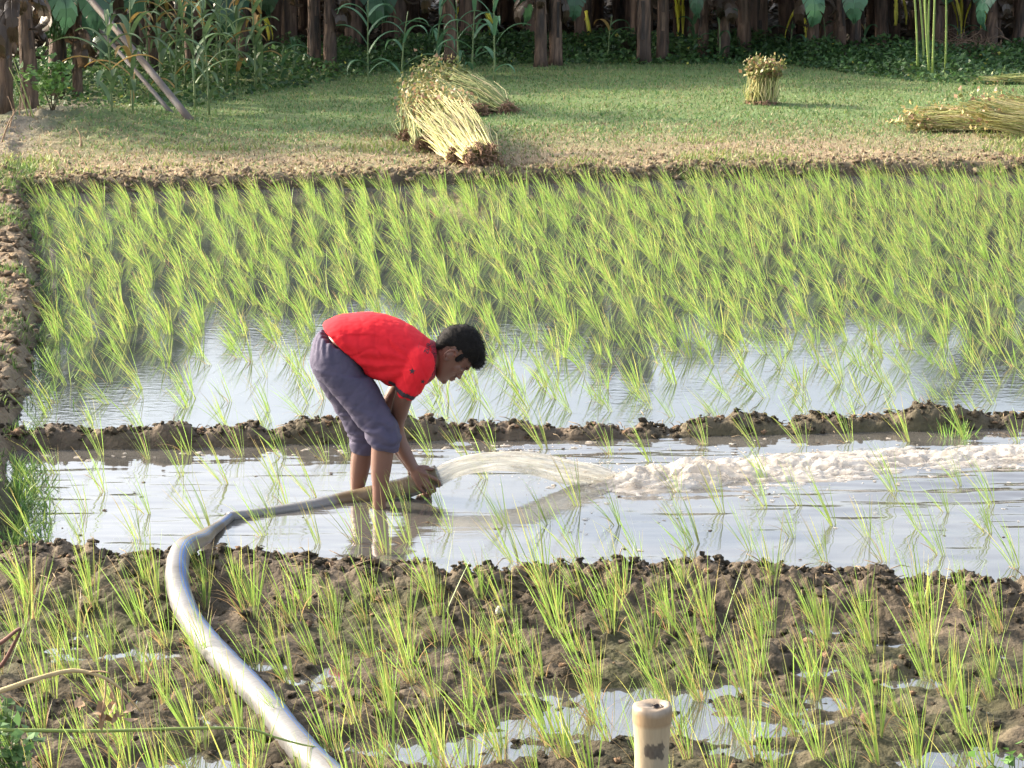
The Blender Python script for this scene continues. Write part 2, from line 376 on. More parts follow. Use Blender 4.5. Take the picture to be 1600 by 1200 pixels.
# ------------------------------------------------------------------ generic generators
def ribbons(base, L_, az, tilt, bend, width, cbase, cmid, ctip, rng, nseg=4, fold=None):
    """n ribbons from base points; az = direction of lean, tilt from vertical, bend adds curvature. returns V,F,C"""
    n = len(base); t = np.linspace(0, 1, nseg+1)
    d = np.stack([np.cos(az), np.sin(az)], 1)
    ang = tilt[:, None]+bend[:, None]*t[None, :]**1.5
    st = (L_/nseg)[:, None]
    hx = np.concatenate([np.zeros((n, 1)), np.cumsum(np.sin(ang[:, 1:])*st, 1)], 1)
    hz = np.concatenate([np.zeros((n, 1)), np.cumsum(np.cos(ang[:, 1:])*st, 1)], 1)
    P = base[:, None, :]+np.concatenate([hx[..., None]*d[:, None, :], hz[..., None]], -1)
    sa = rng.uniform(0, PI, n); side = np.stack([np.cos(sa), np.sin(sa), np.zeros(n)], 1)
    w = width[:, None]*(.55+.6*np.sin(np.clip(t*1.15+.25, 0, PI)*1.15)[None, :])*(1-t[None, :]**3)*.5
    w = np.maximum(w, width[:, None]*.06)
    A = P+side[:, None, :]*w[..., None]; B = P-side[:, None, :]*w[..., None]
    V = np.stack([A, B], 2).reshape(-1, 3)
    k = np.arange(n)[:, None]*(2*(nseg+1))+2*np.arange(nseg)[None, :]
    k = k.ravel(); Fr = np.stack([k, k+1, k+3, k+2], 1)
    tt = t[None, :, None]
    c = np.where(tt < .35, cbase[:, None, :]*(1-tt/.35)+cmid[:, None, :]*(tt/.35), cmid[:, None, :]*(1-(tt-.35)/.65)+ctip[:, None, :]*((tt-.35)/.65))
    Cc = np.repeat(c, 2, axis=1).reshape(-1, 3)
    return V, Fr, Cc

def rice_clump(rng, n, h, lean, leanaz, width=.0045, spread=.28, rad=.018, dead=.12, nseg=4, base=(0, 0, 0)):
    a = rng.uniform(0, 2*PI, n); r = rad*np.sqrt(rng.uniform(0, 1, n))
    b = np.stack([r*np.cos(a), r*np.sin(a), np.full(n, -.02)], 1)+np.array(base)
    # vector sum of common lean and fan-out
    f = rng.uniform(0, 1, n)**.8*spread
    vx = lean*np.cos(leanaz)+f*np.cos(a+rng.normal(0, .5, n)); vy = lean*np.sin(leanaz)+f*np.sin(a+rng.normal(0, .5, n))
    az = np.arctan2(vy, vx); tilt = np.hypot(vx, vy)
    L_ = h*rng.uniform(.5, 1.08, n); bend = rng.uniform(.0, .45, n)*(.4+tilt)
    isd = rng.uniform(0, 1, n) < dead
    g = rng.uniform(.8, 1.2, (n, 1))
    cb = np.array([.36, .38, .14])*g; cm = np.array([.215, .355, .060])*g; ct = np.array([.31, .455, .10])*g
    yl = rng.uniform(0, 1, (n, 1)) < .2
    cm = np.where(yl, np.array([.38, .43, .10])*g, cm); ct = np.where(yl, np.array([.46, .44, .12])*g, ct)
    dc = np.array([.36, .24, .12])*g
    cb = np.where(isd[:, None], dc, cb); cm = np.where(isd[:, None], dc, cm); ct = np.where(isd[:, None], dc*.9, ct)
    bend = np.where(isd, bend+.9, bend); L_ = np.where(isd, L_*.7, L_)
    tiptan = rng.uniform(0, 1, n) < .2; ct = np.where(tiptan[:, None], np.array([.38, .25, .13])*g, ct)
    return ribbons(b, L_, az, tilt, bend, width*rng.uniform(.7, 1.25, n), cb, cm, ct, rng, nseg)

def tube_path(P, R, nseg=8, cap=True):
    """round tube through points; returns V,F(quads), caps as quads collapsed"""
    P = [Vector(p) for p in P]; n = len(P); V = []; up = Vector((0, 0, 1))
    prev = None
    for i in range(n):
        t = (P[min(i+1, n-1)]-P[max(i-1, 0)]).normalized()
        if prev is None:
            a = t.cross(up)
            if a.length < 1e-3: a = t.cross(Vector((1, 0, 0)))
            a.normalize()
        else:
            a = (prev-t*prev.dot(t)).normalized()
        prev = a; b = t.cross(a)
        r = R[i] if hasattr(R, '__len__') else R
        for k in range(nseg):
            q = 2*PI*k/nseg; V.append(P[i]+a*(r*math.cos(q))+b*(r*math.sin(q)))
    Fs = []
    for i in range(n-1):
        for k in range(nseg):
            k2 = (k+1) % nseg; Fs.append((i*nseg+k, i*nseg+k2, (i+1)*nseg+k2, (i+1)*nseg+k))
    if cap:
        c0 = len(V); V.append(P[0]); V.append(P[-1])
        for k in range(nseg):
            k2 = (k+1) % nseg
            Fs.append((c0, k2, k, k)); Fs.append((c0+1, (n-1)*nseg+k, (n-1)*nseg+k2, (n-1)*nseg+k2))
    V = np.array([tuple(v) for v in V])
    q = [f for f in Fs if f[2] != f[3]]; t3 = [f[:3] for f in Fs if f[2] == f[3]]
    return V, np.array(q), np.array(t3) if t3 else np.zeros((0, 3), int)
def add_tube(acc, P, R, col, nseg=8, cap=True):
    V, q, t3 = tube_path(P, R, nseg, cap)
    n0 = acc.n; acc.add(V, q, col)
    if len(t3): acc.F3.append(t3+n0)
def bez(p0, p1, p2, n):
    return [Vector(p0)*(1-t)**2+Vector(p1)*2*t*(1-t)+Vector(p2)*t*t for t in np.linspace(0, 1, n)]
def catmull(P, n):
    P = [Vector(p) for p in P]; o = []
    for i in range(len(P)-1):
        a = P[max(i-1, 0)]; b = P[i]; c = P[i+1]; d = P[min(i+2, len(P)-1)]
        for k in range(n):
            t = k/n
            o.append(.5*((2*b)+(c-a)*t+(2*a-5*b+4*c-d)*t*t+(-a+3*b-3*c+d)*t**3))
    o.append(P[-1]); return o
def interp_list(vals, n):
    x = np.linspace(0, len(vals)-1, (len(vals)-1)*n+1); return np.interp(x, range(len(vals)), vals)

# ------------------------------------------------------------------ rice
rng = np.random.default_rng(7)
WEST = PI*.97
def proto(n, k, **kw):
    out = []
    for i in range(k):
        V, Fr, Cc = rice_clump(np.random.default_rng(100+i+n*13), n, **kw)
        out.append(mk_mesh('rice_clump', V, Fr, M['blade'], Cc))
    return out
P_front = proto(24, 20, h=.295, lean=.19, leanaz=WEST, width=.0040, spread=.34, rad=.020, dead=.26, nseg=6)
P_mid = proto(12, 8, h=.29, lean=.36, leanaz=WEST, width=.0042, spread=.36, rad=.016, dead=.06)
P_back = proto(16, 16, h=.245, lean=.42, leanaz=WEST, width=.0044, spread=.34, rad=.018, dead=.08)
P_thin = proto(10, 8, h=.25, lean=.52, leanaz=WEST, width=.0040, spread=.38, rad=.018, dead=.05)

def ordn(n):
    return ['first', 'second', 'third', 'fourth', 'fifth', 'sixth', 'seventh', 'eighth', 'ninth', 'tenth', 'eleventh', 'twelfth', 'thirteenth', 'fourteenth', 'fifteenth', 'sixteenth', 'seventeenth', 'eighteenth', 'nineteenth', 'twentieth'][n-1] if n <= 20 else '%dth' % n
def inview(x, y, z=0, m=30):
    v = Vector((x, y, z-H)); zc = v.y*cp-v.z*sp; yc = v.y*sp+v.z*cp
    px = 800+F*v.x/zc; py = 600-F*yc/zc
    return px, py
count = 0
# foreground plot: rows running across the mud
front = []
rows_y = np.arange(6.55, 8.62, .20)
for r, y0 in enumerate(rows_y):
    half = 800/3700*y0+.22
    x = -half+rng.uniform(0, .12)
    while x < half:
        xx = x+rng.normal(0, .018); yy = y0+rng.normal(0, .02)+.05*math.sin(x*1.2)
        if yy < float(near_crest(xx))-(.10 if rng.uniform() < .3 else .22): front.append((r, xx, yy))
        x += rng.uniform(.145, .235)
hose_c = [G(x, y, .045) for x, y in [(500, 1200), (455, 1150), (420, 1105), (378, 1060), (330, 1010), (296, 965), (279, 920), (277, 880)]]
byrow = {}
for r, x, y in front:
    if min(math.hypot(x-h.x, y-h.y) for h in hose_c) < .085: continue
    px, py = inview(x, y, .15)
    if not (-10 < px < 1610): continue
    byrow.setdefault(r, []).append((x, y))
def vis_order(lst): return sorted(lst)
nrows = len(byrow)
for ri, r in enumerate(sorted(byrow)):
    for k, (x, y) in enumerate(sorted(byrow[r])):
        o = mk_obj('rice_seedling', P_front[int(rng.integers(len(P_front)))], None, (x, y, max(gz(x, y), 0)-.005), rng.uniform(-.5, .5))
        s = rng.uniform(.72, 1.15); o.scale = (s, s, s*rng.uniform(.9, 1.08)); o.rotation_euler = (rng.normal(0, .07), rng.normal(0, .09), rng.uniform(-.6, .6))
        lab = 'rice seedling clump in foreground mud, %s row back from camera, %s from the left edge' % (ordn(ri+1), ordn(k+1))
        tag(o, lab, 'rice seedling', 'rice seedlings in the foreground mud'); count += 1
# middle plot: positions read off the photograph
midpx = [(703, 832), (790, 823), (808, 880), (904, 871), (967, 820), (1000, 874), (1090, 850), (1081, 868), (1174, 862), (1198, 792), (1252, 790), (1291, 878), (1306, 820),
         (1357, 838), (1384, 878), (1438, 826), (1474, 868), (1546, 832), (1590, 886), (1552, 790), (1198, 750), (955, 712), (853, 700), (772, 702), (1018, 720), (1102, 696),
         (1186, 700), (1258, 698), (1330, 692), (1420, 690), (1510, 684), (1590, 690), (232, 718), (295, 710), (232, 802), (285, 744), (328, 832), (355, 756), (435, 754), (377, 712), (130, 846),
         (53, 846), (135, 802), (217, 842), (430, 811), (415, 838), (449, 792), (493, 777), (605, 866), (640, 800), (760, 748), (690, 800), (640, 850), (510, 722), (445, 715), (545, 716),
         (90, 742), (165, 770), (160, 712), (60, 770), (675, 712), (730, 716), (560, 848), (905, 790), (1060, 770), (1130, 800), (860, 820), (1400, 770), (1500, 756), (1480, 800), (1240, 840), (500, 850)]
mids = sorted([tuple(G(a, b))[:2] for a, b in midpx])
rowm = {}
for x, y in mids:
    fr = (y-float(near_crest(x)))/(float(mid_front(x))-float(near_crest(x)))
    band = 'beside the near bund' if fr < .33 else ('in mid channel' if fr < .68 else 'beside the far bund')
    rowm.setdefault(band, []).append((x, y))
for band, l in rowm.items():
    for k, (x, y) in enumerate(sorted(l)):
        big = abs(x-G(605, 866).x) < .02 and abs(y-G(605, 866).y) < .02
        o = mk_obj('rice_seedling', (P_front if big else P_mid)[int(rng.integers(8))], None, (x, y, 0), rng.uniform(-.5, .5))
        s = rng.uniform(.75, 1.1); o.scale = (s, s, s)
        tag(o, 'sparse rice seedling in flooded channel %s, %s such clump from left' % (band, ordn(k+1)), 'rice seedling', 'rice seedlings in the flooded channel'); count += 1
# back plot
u = Vector((.98, .2)).normalized(); v = Vector((-.2, .98)).normalized()
org = Vector((float(left_edge(12)), 11.5))
back = []
for j in range(-9, 47):
    for i in range(-18, 78):
        sx = .215*i+.05*math.sin(j*.7)+rng.normal(0, .025); sy = .195*j+rng.normal(0, .035)+(i % 2)*.06
        q = org+u*sx+v*sy
        if q.y < float(mid_front(q.x))+.27 or q.y > float(far_edge(q.x))-.06 or q.x < float(left_edge(q.y))+.07: continue
        px, py = inview(q.x, q.y, .1)
        if not (-40 < px < 1660): continue
        dens = .62+.38*sstep(11.6, 14, q.y)
        if rng.uniform() > dens+.15*(vnoise(np.array([q.x*1.1]), np.array([q.y*1.1]), 5)[0]-.3): continue
        back.append((j, q.x, q.y, px))
back.sort(key=lambda t: t[0])
left_n = 300-count
ind = back[:left_n]; rest = back[left_n:]
jr = sorted(set(t[0] for t in ind))
for ri, j in enumerate(jr):
    for k, (_, x, y, px) in enumerate(sorted([t for t in ind if t[0] == j], key=lambda t: t[3])):
        o = mk_obj('rice_seedling', (P_thin if y < 13.2 else P_back)[int(rng.integers(8))], None, (x, y, 0), rng.uniform(-.6, .6))
        s = rng.uniform(.8, 1.1); o.scale = (s, s, s)
        tag(o, 'slanting rice seedling in back paddy, %s planted row behind the bund, %s clump from left' % (ordn(ri+1), ordn(k+1)), 'rice seedling', 'rice seedlings in the back paddy')
acc = Acc()
for j, x, y, px in rest:
    V, Fr, Cc = rice_clump(rng, int(rng.integers(10, 15)) if y < 13 else int(rng.integers(12, 20)), .245*rng.uniform(.7, 1.15), .42+rng.normal(0, .10), WEST+rng.normal(0, .3), .0048, .34, .022, .07, 3, (x, y, 0))
    acc.add(V, Fr, Cc)
o = acc.obj('rice_seedlings', M['blade'])
tag(o, 'dense slanting rice seedlings filling the far part of the back paddy', 'rice', kind='stuff')
# spare bunch of seedlings standing on the middle bund
V, Fr, Cc = rice_clump(rng, 150, .17, .05, 0, .006, .75, .05, .02, 4)
b = G(1498, 668, .06)
o = mk_obj('seedling_bunch', mk_mesh('seedling_bunch', V, Fr, M['blade'], Cc*np.array([.75, .95, .8])), None, (b.x, b.y, gz(b.x, b.y+.08)-.01))
o.location.y += .08
tag(o, 'dense bright green bunch of seedlings set down on the muddy middle bund', 'seedling bunch')

# ------------------------------------------------------------------ clods (loose soil)
ico = bmesh.new(); bmesh.ops.create_icosphere(ico, subdivisions=2, radius=1); ico.verts.ensure_lookup_table()
IV = np.array([v.co[:] for v in ico.verts]); IF = np.array([[v.index for v in f.verts] for f in ico.faces]); ico.free()
def lumps(acc, pts, sizes, colr, rng, flat=.7, rough=.35):
    for p, s in zip(pts, sizes):
        k = rng.uniform(0, 99, 3)
        d = 1+rough*np.sin(IV@rng.normal(0, 2.6, 3)+k[0])*.6+rough*np.sin(IV@rng.normal(0, 4.5, 3)+k[1])*.5
        sc = np.array([rng.uniform(.7, 1.4), rng.uniform(.7, 1.3), flat*rng.uniform(.7, 1.2)])*s
        a = rng.uniform(0, 2*PI); R = np.array([[math.cos(a), -math.sin(a), 0], [math.sin(a), math.cos(a), 0], [0, 0, 1]])
        V = (IV*d[:, None]*sc)@R.T+np.array(p)
        g = rng.uniform(.75, 1.3); acc.add(V, IF, np.array(colr(p, rng))*g)
acc = Acc(); pts = []; szs = []
def drop(x, y, s, sink=.3):
    pts.append((x, y, gz(x, y)+s*sink)); szs.append(s)
for i in range(850):
    x = rng.uniform(-2.6, 2.8); y = float(mid_front(x))+.12+rng.normal(0, .05); drop(x, y, rng.uniform(.004, .019)*rng.uniform(.5, 1))
for i in range(1100):
    x = rng.uniform(-2.2, 2.2); y = float(near_crest(x))-abs(rng.normal(0, .11))+.03; drop(x, y, rng.uniform(.004, .017)*rng.uniform(.5, 1))
for i in range(1100):
    x = rng.uniform(-2, 2); y = rng.uniform(6.4, 8.4)
    if gz(x, y) > 0: drop(x, y, rng.uniform(.004, .016))
for i in range(900):
    y = rng.uniform(10.8, 20.3); x = float(left_edge(y))-rng.uniform(0, .6); drop(x, y, rng.uniform(.008, .028))
for i in range(1500):
    x = rng.uniform(-5.5, 5.5); y = float(far_edge(x))+abs(rng.normal(0, .5))+.05; drop(x, y, rng.uniform(.008, .026)*(1 if y < far_edge(x)+.5 else .7))
def ccol(p, rng):
    x, y, z = p
    if y > 11.6: return (.20, .145, .095) if rng.uniform() < .7 else (.26, .2, .13)
    if rng.uniform() < .1: return (.20, .13, .08)
    return (.072, .058, .040)
lumps(acc, pts, szs, ccol, rng, .75, .8)
tag(acc.obj('soil_clods', M['clod'], smooth=True), 'loose soil clods scattered on the bunds and mud', 'soil', kind='stuff')

# small root and straw bits on bunds
acc = Acc()
for i in range(620):
    r = rng.uniform()
    if r < .35: x = rng.uniform(-2.2, 2.2); y = float(near_crest(x))-rng.uniform(-.03, .4)
    elif r < .6: x = rng.uniform(-2.6, 2.8); y = float(mid_front(x))+.12+rng.normal(0, .07)
    elif r < .75: y = rng.uniform(10.8, 20); x = float(left_edge(y))-rng.uniform(0, .6)
    else: x = rng.uniform(-5.5, 5.5); y = float(far_edge(x))+rng.uniform(.1, 3)
    z = max(gz(x, y), 0)+.006; a = rng.uniform(0, PI); l = rng.uniform(.02, .09)
    p = Vector((x, y, z)); q = p+Vector((math.cos(a)*l, math.sin(a)*l, rng.uniform(-.005, .03)))
    add_tube(acc, [p, (p+q)/2+Vector((0, 0, rng.uniform(0, .012))), q], [.0018, .0022, .001], (.26, .19, .11) if rng.uniform() < .6 else (.12, .08, .05), 4)
tag(acc.obj('straw_litter', M['bark']), 'dry root and straw bits littering the bunds', 'straw', kind='stuff')

# ------------------------------------------------------------------ grass and ground cover
def grass_field(name, n, region, hfun, wid, cols, label, tiltr=.5, nseg=2, zoff=-.005):
    rng = np.random.default_rng(hash_name(name))
    x, y = region(rng, n); m = len(x); z = ground_h(x, y)+zoff
    b = np.stack([x, y, z], 1); h = hfun(rng, x, y)
    pick = rng.integers(0, len(cols), m); c = np.array(cols)[pick]*rng.uniform(.7, 1.3, (m, 1))
    V, Fr, Cc = ribbons(b, h, rng.uniform(0, 2*PI, m), np.abs(rng.normal(0, tiltr, m)), rng.uniform(0, .9, m), wid*rng.uniform(.7, 1.3, m), c*.8, c, c*1.15, rng, nseg)
    return tag(mk_obj(name, mk_mesh(name, V, Fr, M['grass'], Cc)), label, 'grass', kind='stuff')
def hash_name(s): return sum(ord(c)*(i+1) for i, c in enumerate(s))
def reg_field(rng, n):
    y = rng.uniform(19.6, 32.5, n); x = rng.uniform(-1, 1, n)*(y*.225+.8)
    f = y-far_edge(x); keep = (f > .15) & (rng.uniform(0, 1, n) < (.16+.84*sstep(.9, 3.6, f+1.2*(vnoise(x*1.2, y*1.2, 33)-.5))))
    keep &= (vnoise(x*1.3, y*1.9, 141) > .27) | (rng.uniform(0, 1, n) < .45)
    path = np.abs(x-np.interp(y, [19, 22, 25, 30], [-4.9, -4.75, -4.6, -5.6])) < .38
    keep &= ~(path & (rng.uniform(0, 1, n) < .85))
    return x[keep], y[keep]
grass_field('field_grass', 150000, reg_field, lambda r, x, y: r.uniform(.015, .055, len(x)), .012,
            [(.128, .208, .060), (.115, .19, .055), (.165, .235, .075), (.08, .175, .06), (.25, .23, .11)], 'short green grass covering the field behind the paddy', .8)
def reg_litter(rng, n):
    x = rng.uniform(-5.4, 5.6, n); y = far_edge(x)+.12+rng.uniform(0, 1, n)**1.4*3.6; return x, y
grass_field('dry_litter', 42000, reg_litter, lambda r, x, y: r.uniform(.015, .05, len(x)), .011,
            [(.36, .28, .16), (.28, .2, .12), (.2, .22, .07), (.42, .34, .22), (.16, .11, .08)], 'dry tan plant litter along the near edge of the field', 1.2)
def reg_edge(rng, n):
    x = rng.uniform(-5, 5.5, n); y = far_edge(x)+rng.uniform(.1, 2.4, n)
    keep = vnoise(x*1.7, y*1.7, 55) > .62; return x[keep], y[keep]
grass_field('edge_weeds', 14000, reg_edge, lambda r, x, y: r.uniform(.03, .10, len(x)), .012,
            [(.2, .26, .07), (.14, .22, .05), (.28, .28, .1)], 'low yellowish weeds along the field edge', .6)
def reg_left(rng, n):
    y = rng.uniform(8.75, 21, n); x = left_edge(y)-rng.uniform(-.06, .9, n)
    keep = (vnoise(x*2.2, y*2.2, 66)+.35*(y < 10.7) > .72); return x[keep], y[keep]
grass_field('bank_grass', 26000, reg_left, lambda r, x, y: r.uniform(.025, .09, len(x))*np.where(y < 10.7, .55, 1), .006,
            [(.07, .14, .035), (.11, .19, .04), (.18, .25, .06)], 'tufts of dark green grass on the left earth bank', .7, 3)
def reg_water(rng, n):
    y = rng.uniform(9.15, 10.5, n); x = left_edge(y)+rng.uniform(0, 1, n)**2.5*.16-.03
    y2 = rng.uniform(11.6, 19, n//2); x2 = left_edge(y2)+rng.uniform(0, 1, n//2)**2*.25-.02
    k = vnoise(x2*1.5, y2*1.5, 14) > .4; x = np.concatenate([x, x2[k]]); y = np.concatenate([y, y2[k]]); return x, y
rg = np.random.default_rng(3); xw, yw = reg_water(rg, 750)
cc = np.array([(.07, .15, .035), (.10, .19, .04), (.2, .28, .06)])[rg.integers(0, 3, len(xw))]*rg.uniform(.7, 1.2, (len(xw), 1))
V, Fr, Cc = ribbons(np.stack([xw, yw, 0*xw-.01], 1), rg.uniform(.03, .12, len(xw)), rg.uniform(0, 2*PI, len(xw)), rg.uniform(.1, 1.2, len(xw)), rg.uniform(0, .8, len(xw)), .007+0*xw, cc, cc, cc*1.2, rg, 3)
tag(mk_obj('water_weeds', mk_mesh('water_weeds', V, Fr, M['grass'], Cc)), 'dark green water weeds creeping from the left bank into the flooded plots', 'weeds', kind='stuff')

# leafy ground cover at the foot of the grove
def leaf_quads(P, size, rng, up=.5):
    n = len(P); a = rng.uniform(0, 2*PI, n); e = rng.normal(0, up, n)
    d = np.stack([np.cos(a)*np.cos(e), np.sin(a)*np.cos(e), np.sin(e)], 1)
    s = np.cross(d, np.array([0, 0, 1.])+rng.normal(0, .5, (n, 3))); s /= np.linalg.norm(s, axis=1)[:, None]+1e-9
    L_ = size[:, None]*d; W = size[:, None]*.36*s; nrm = np.cross(d, s)*size[:, None]*.12
    V = np.stack([P, P+L_*.45+W+nrm, P+L_, P+L_*.45-W+nrm], 1).reshape(-1, 3)
    k = np.arange(n)*4; return V, np.stack([k, k+1, k+2, k+3], 1)
rg = np.random.default_rng(21); n = 46000
x = rg.uniform(-8.2, 8.2, n); yb = np.interp(x, [-8, -5, -3.4, -2.6, -1.5, 0, 3.5, 5, 8], [25, 25.5, 25.4, 27.6, 30, 31.0, 31.0, 28.2, 28])
depth = np.interp(x, [-8, -3, -2, 4, 5, 8], [6.5, 6.5, 3.2, 2.1, 4, 4])
t = rg.uniform(0, 1, n)**.8; y = yb+depth*t
hh = (.05+.20*sstep(0, .5, t))*(.45+1.0*vnoise(x*2.2, y*1.6, 88))
P = np.stack([x, y, ground_h(x, y)+rg.uniform(0, 1, n)**.7*hh], 1)
V, Fr = leaf_quads(P, rg.uniform(.03, .085, n), rg)
cc = np.array([(.045, .105, .032), (.06, .13, .035), (.08, .15, .04), (.035, .08, .03)])[rg.integers(0, 4, n)]*rg.uniform(.7, 1.3, (n, 1))
yel = rg.uniform(0, 1, n) < .004; cc[yel] = (.6, .55, .1)
tag(mk_obj('ground_cover', mk_mesh('ground_cover', V, Fr, M['leaf'], np.repeat(cc, 4, 0))), 'low leafy green creepers at the foot of the banana grove', 'ground cover', kind='stuff')
# dead leaf litter inside the grove
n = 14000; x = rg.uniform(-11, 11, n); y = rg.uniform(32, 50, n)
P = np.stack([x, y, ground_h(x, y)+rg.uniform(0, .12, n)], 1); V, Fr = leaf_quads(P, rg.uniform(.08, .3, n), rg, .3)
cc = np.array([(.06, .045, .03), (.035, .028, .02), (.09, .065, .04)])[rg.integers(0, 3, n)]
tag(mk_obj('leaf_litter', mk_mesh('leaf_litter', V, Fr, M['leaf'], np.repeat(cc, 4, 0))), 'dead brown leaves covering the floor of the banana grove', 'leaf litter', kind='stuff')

# ------------------------------------------------------------------ banana plants
def banana_leaf(acc, base, az, elev, length, width, droop, rng, col, tear=.25, ns=12):
    """arching midrib with two torn half blades"""
    p = Vector(base); d = Vector((math.cos(az)*math.cos(elev), math.sin(az)*math.cos(elev), math.sin(elev)))
    horiz = Vector((-math.sin(az), math.cos(az), 0)); st = length/ns; mid = [p.copy()]; e = elev
    for i in range(ns):
        e -= droop/ns*(1.4*i/ns+.3); d = Vector((math.cos(az)*math.cos(e), math.sin(az)*math.cos(e), math.sin(e))); p = p+d*st; mid.append(p.copy())
    add_tube(acc, mid, [max(.004, .022*(1-i/ns)) for i in range(ns+1)], np.array(col)*1.5, 5, False)
    for sgn in (-1, 1):
        prev = None
        for i in range(2, ns+1):
            t = i/ns; w = width*.5*math.sin(min(1, t*1.05)**.75*PI)**.6 if t < .99 else .02
            w *= rng.uniform(.85, 1.05); sag = -w*rng.uniform(.15, .8)
            m = mid[i]; q1 = m+horiz*sgn*w*.5+Vector((0, 0, sag*.25+.03)); q2 = m+horiz*sgn*w+Vector((0, 0, sag))
            if prev is not None:
                gap = rng.uniform(0, tear)
                a0, a1, a2 = prev; b1 = q1; b2 = a2.lerp(q2, 1-gap) if rng.uniform() < .5 else q2
                Vv = [a0, m, b1, a1, b2, a2]
                c = np.array(col)*rng.uniform(.8, 1.25)
                acc.add([tuple(v_) for v_ in Vv], [(0, 1, 2, 3), (3, 2, 4, 5)], c)
                sag2 = sag-w*rng.uniform(-.1, .12) if rng.uniform() < .45 else sag
                q2 = m+horiz*sgn*w*rng.uniform(.9, 1.0)+Vector((0, 0, sag2))
            prev = (m, q1, q2)
def banana_meshes(seed, trunk_h, r0):
    rng = np.random.default_rng(seed)
    tr = Acc(); n = 12; lean = Vector((rng.normal(0, .30), rng.normal(0, .22), 0))
    P = [Vector((0, 0, -.05))+Vector((0, 0, (trunk_h+.05)*i/n))+lean*(i/n)**2 for i in range(n+1)]
    R = [r0*(1.25-.45*(i/n)+.03*rng.normal()) for i in range(n+1)]; R[0] = r0*1.45
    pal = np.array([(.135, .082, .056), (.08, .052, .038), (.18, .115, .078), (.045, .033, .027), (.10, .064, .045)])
    V_, q_, t_ = tube_path(P, R, 14); aa = np.arctan2(V_[:, 1], V_[:, 0])
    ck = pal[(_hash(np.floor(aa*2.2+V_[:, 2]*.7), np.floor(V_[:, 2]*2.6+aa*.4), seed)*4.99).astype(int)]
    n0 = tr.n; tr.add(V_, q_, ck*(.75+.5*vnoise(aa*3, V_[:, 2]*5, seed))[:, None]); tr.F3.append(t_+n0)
    # loose sheath strips hugging the stem
    for k in range(12):
        a = rng.uniform(0, 2*PI); z0 = rng.uniform(.0, trunk_h*.6); l = rng.uniform(.3, .9)
        for s in range(2):
            pass
        pr = []
        for j in range(5):
            z = z0+l*j/4; f = min(1, z/trunk_h); rr = r0*(1.27-.45*f)+.006+.03*rng.uniform()**2*(j in (0, 4))
            c = lean*f*f
            for da in (-.22, 0, .22): pr.append((c.x+rr*math.cos(a+da), c.y+rr*math.sin(a+da), z))
        Fs = []
        for j in range(4):
            for q in range(2): b = j*3+q; Fs.append((b, b+1, b+4, b+3))
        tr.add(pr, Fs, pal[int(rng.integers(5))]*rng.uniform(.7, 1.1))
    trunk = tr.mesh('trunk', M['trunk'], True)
    cr = Acc(); top = P[-1]; nl = int(rng.integers(7, 10)); a0 = rng.uniform(0, 2*PI)
    for k in range(nl):
        g = np.array([.045, .085, .028])*rng.uniform(.8, 1.3)
        banana_leaf(cr, top-Vector((0, 0, .1)), a0+k*2.4, rng.uniform(.75, 1.35), rng.uniform(1.5, 2.1), rng.uniform(.45, .62), rng.uniform(1.6, 2.6), rng, g)
    # dead brown leaves hanging along the stem
    for k in range(int(rng.integers(9, 13))):
        banana_leaf(cr, top-Vector((0, 0, rng.uniform(.1, trunk_h*.52))), rng.uniform(0, 2*PI), rng.uniform(-.3, .4), rng.uniform(.8, 1.4), rng.uniform(.16, .38), 3.6, rng, np.array([.075, .05, .032])*rng.uniform(.6, 1.2), .5, 9)
    crown = cr.mesh('crown', M['banana_leaf'])
    return trunk, crown
protos = [banana_meshes(s, h, r) for s, h, r in [(1, 3.2, .105), (2, 2.8, .12), (3, 3.3, .10), (4, 2.6, .115), (5, 3.2, .125), (6, 2.9, .09), (7, 3.4, .11)]]
rg = np.random.default_rng(77)
def banana(x, y, label, group, s=1.0, pr=None, tilt=0):
    root = empty('banana_plant', (x, y, gz(x, y)), rg.uniform(0, 2*PI))
    root.scale = (s, s, s); tag(root, label, 'banana plant', group)
    t, c = protos[pr if pr is not None else int(rg.integers(len(protos)))]
    mk_obj('trunk', t, root); mk_obj('crown', c, root)
    if tilt: root.rotation_euler = (0, tilt, 0)
    return root
# front rank, bases read off the photograph (x pixel, base y, stem width)
fr = [(10, 200, 44), (48, 178, 46), (88, 150, 44), (122, 150, 26), (492, 106, 26), (516, 108, 24), (705, 100, 26), (845, 100, 26), (868, 98, 22), (1006, 95, 28), (1035, 92, 24), (1098, 88, 22), (1130, 90, 24),
      (1163, 84, 28), (1270, 90, 24), (1312, 88, 22), (1336, 88, 22), (1440, 88, 22), (1462, 86, 20), (1548, 84, 24), (1590, 80, 26), (380, 106, 26), (300, 110, 24), (240, 118, 24)]
fr.sort(); bpl = []
for k, (px, py, w) in enumerate(fr):
    p = G(px, py+4, .1); s_ = F/(p.y*cp+(H-.1)*sp)
    bpl.append((p.x, p.y)); r = w/s_/2
    pr = k % len(protos); base_r = [.105, .12, .10, .115, .125, .09, .11][pr]
    land = 'by the bare soil' if px < 60 else ('left, behind the leafy shrub' if px < 150 else ('left, behind the tall sorghum' if px < 420 else
           ('left of the young maize' if px < 560 else ('behind rear jute heap' if px < 800 else ('right of young maize' if px < 940 else
           ('between maize and standing sheaf' if px < 1120 else ('above standing jute sheaf' if px < 1240 else ('left of the green canes' if px < 1400 else 'right, by the green canes'))))))))
    o = banana(p.x, p.y, 'brown banana stem in front rank, %s, %s from left' % (land, ordn(k+1)), 'banana plants in the grove', max(.58, min(1.0, r/base_r/1.5))*(.75 if px < 200 else 1), pr)
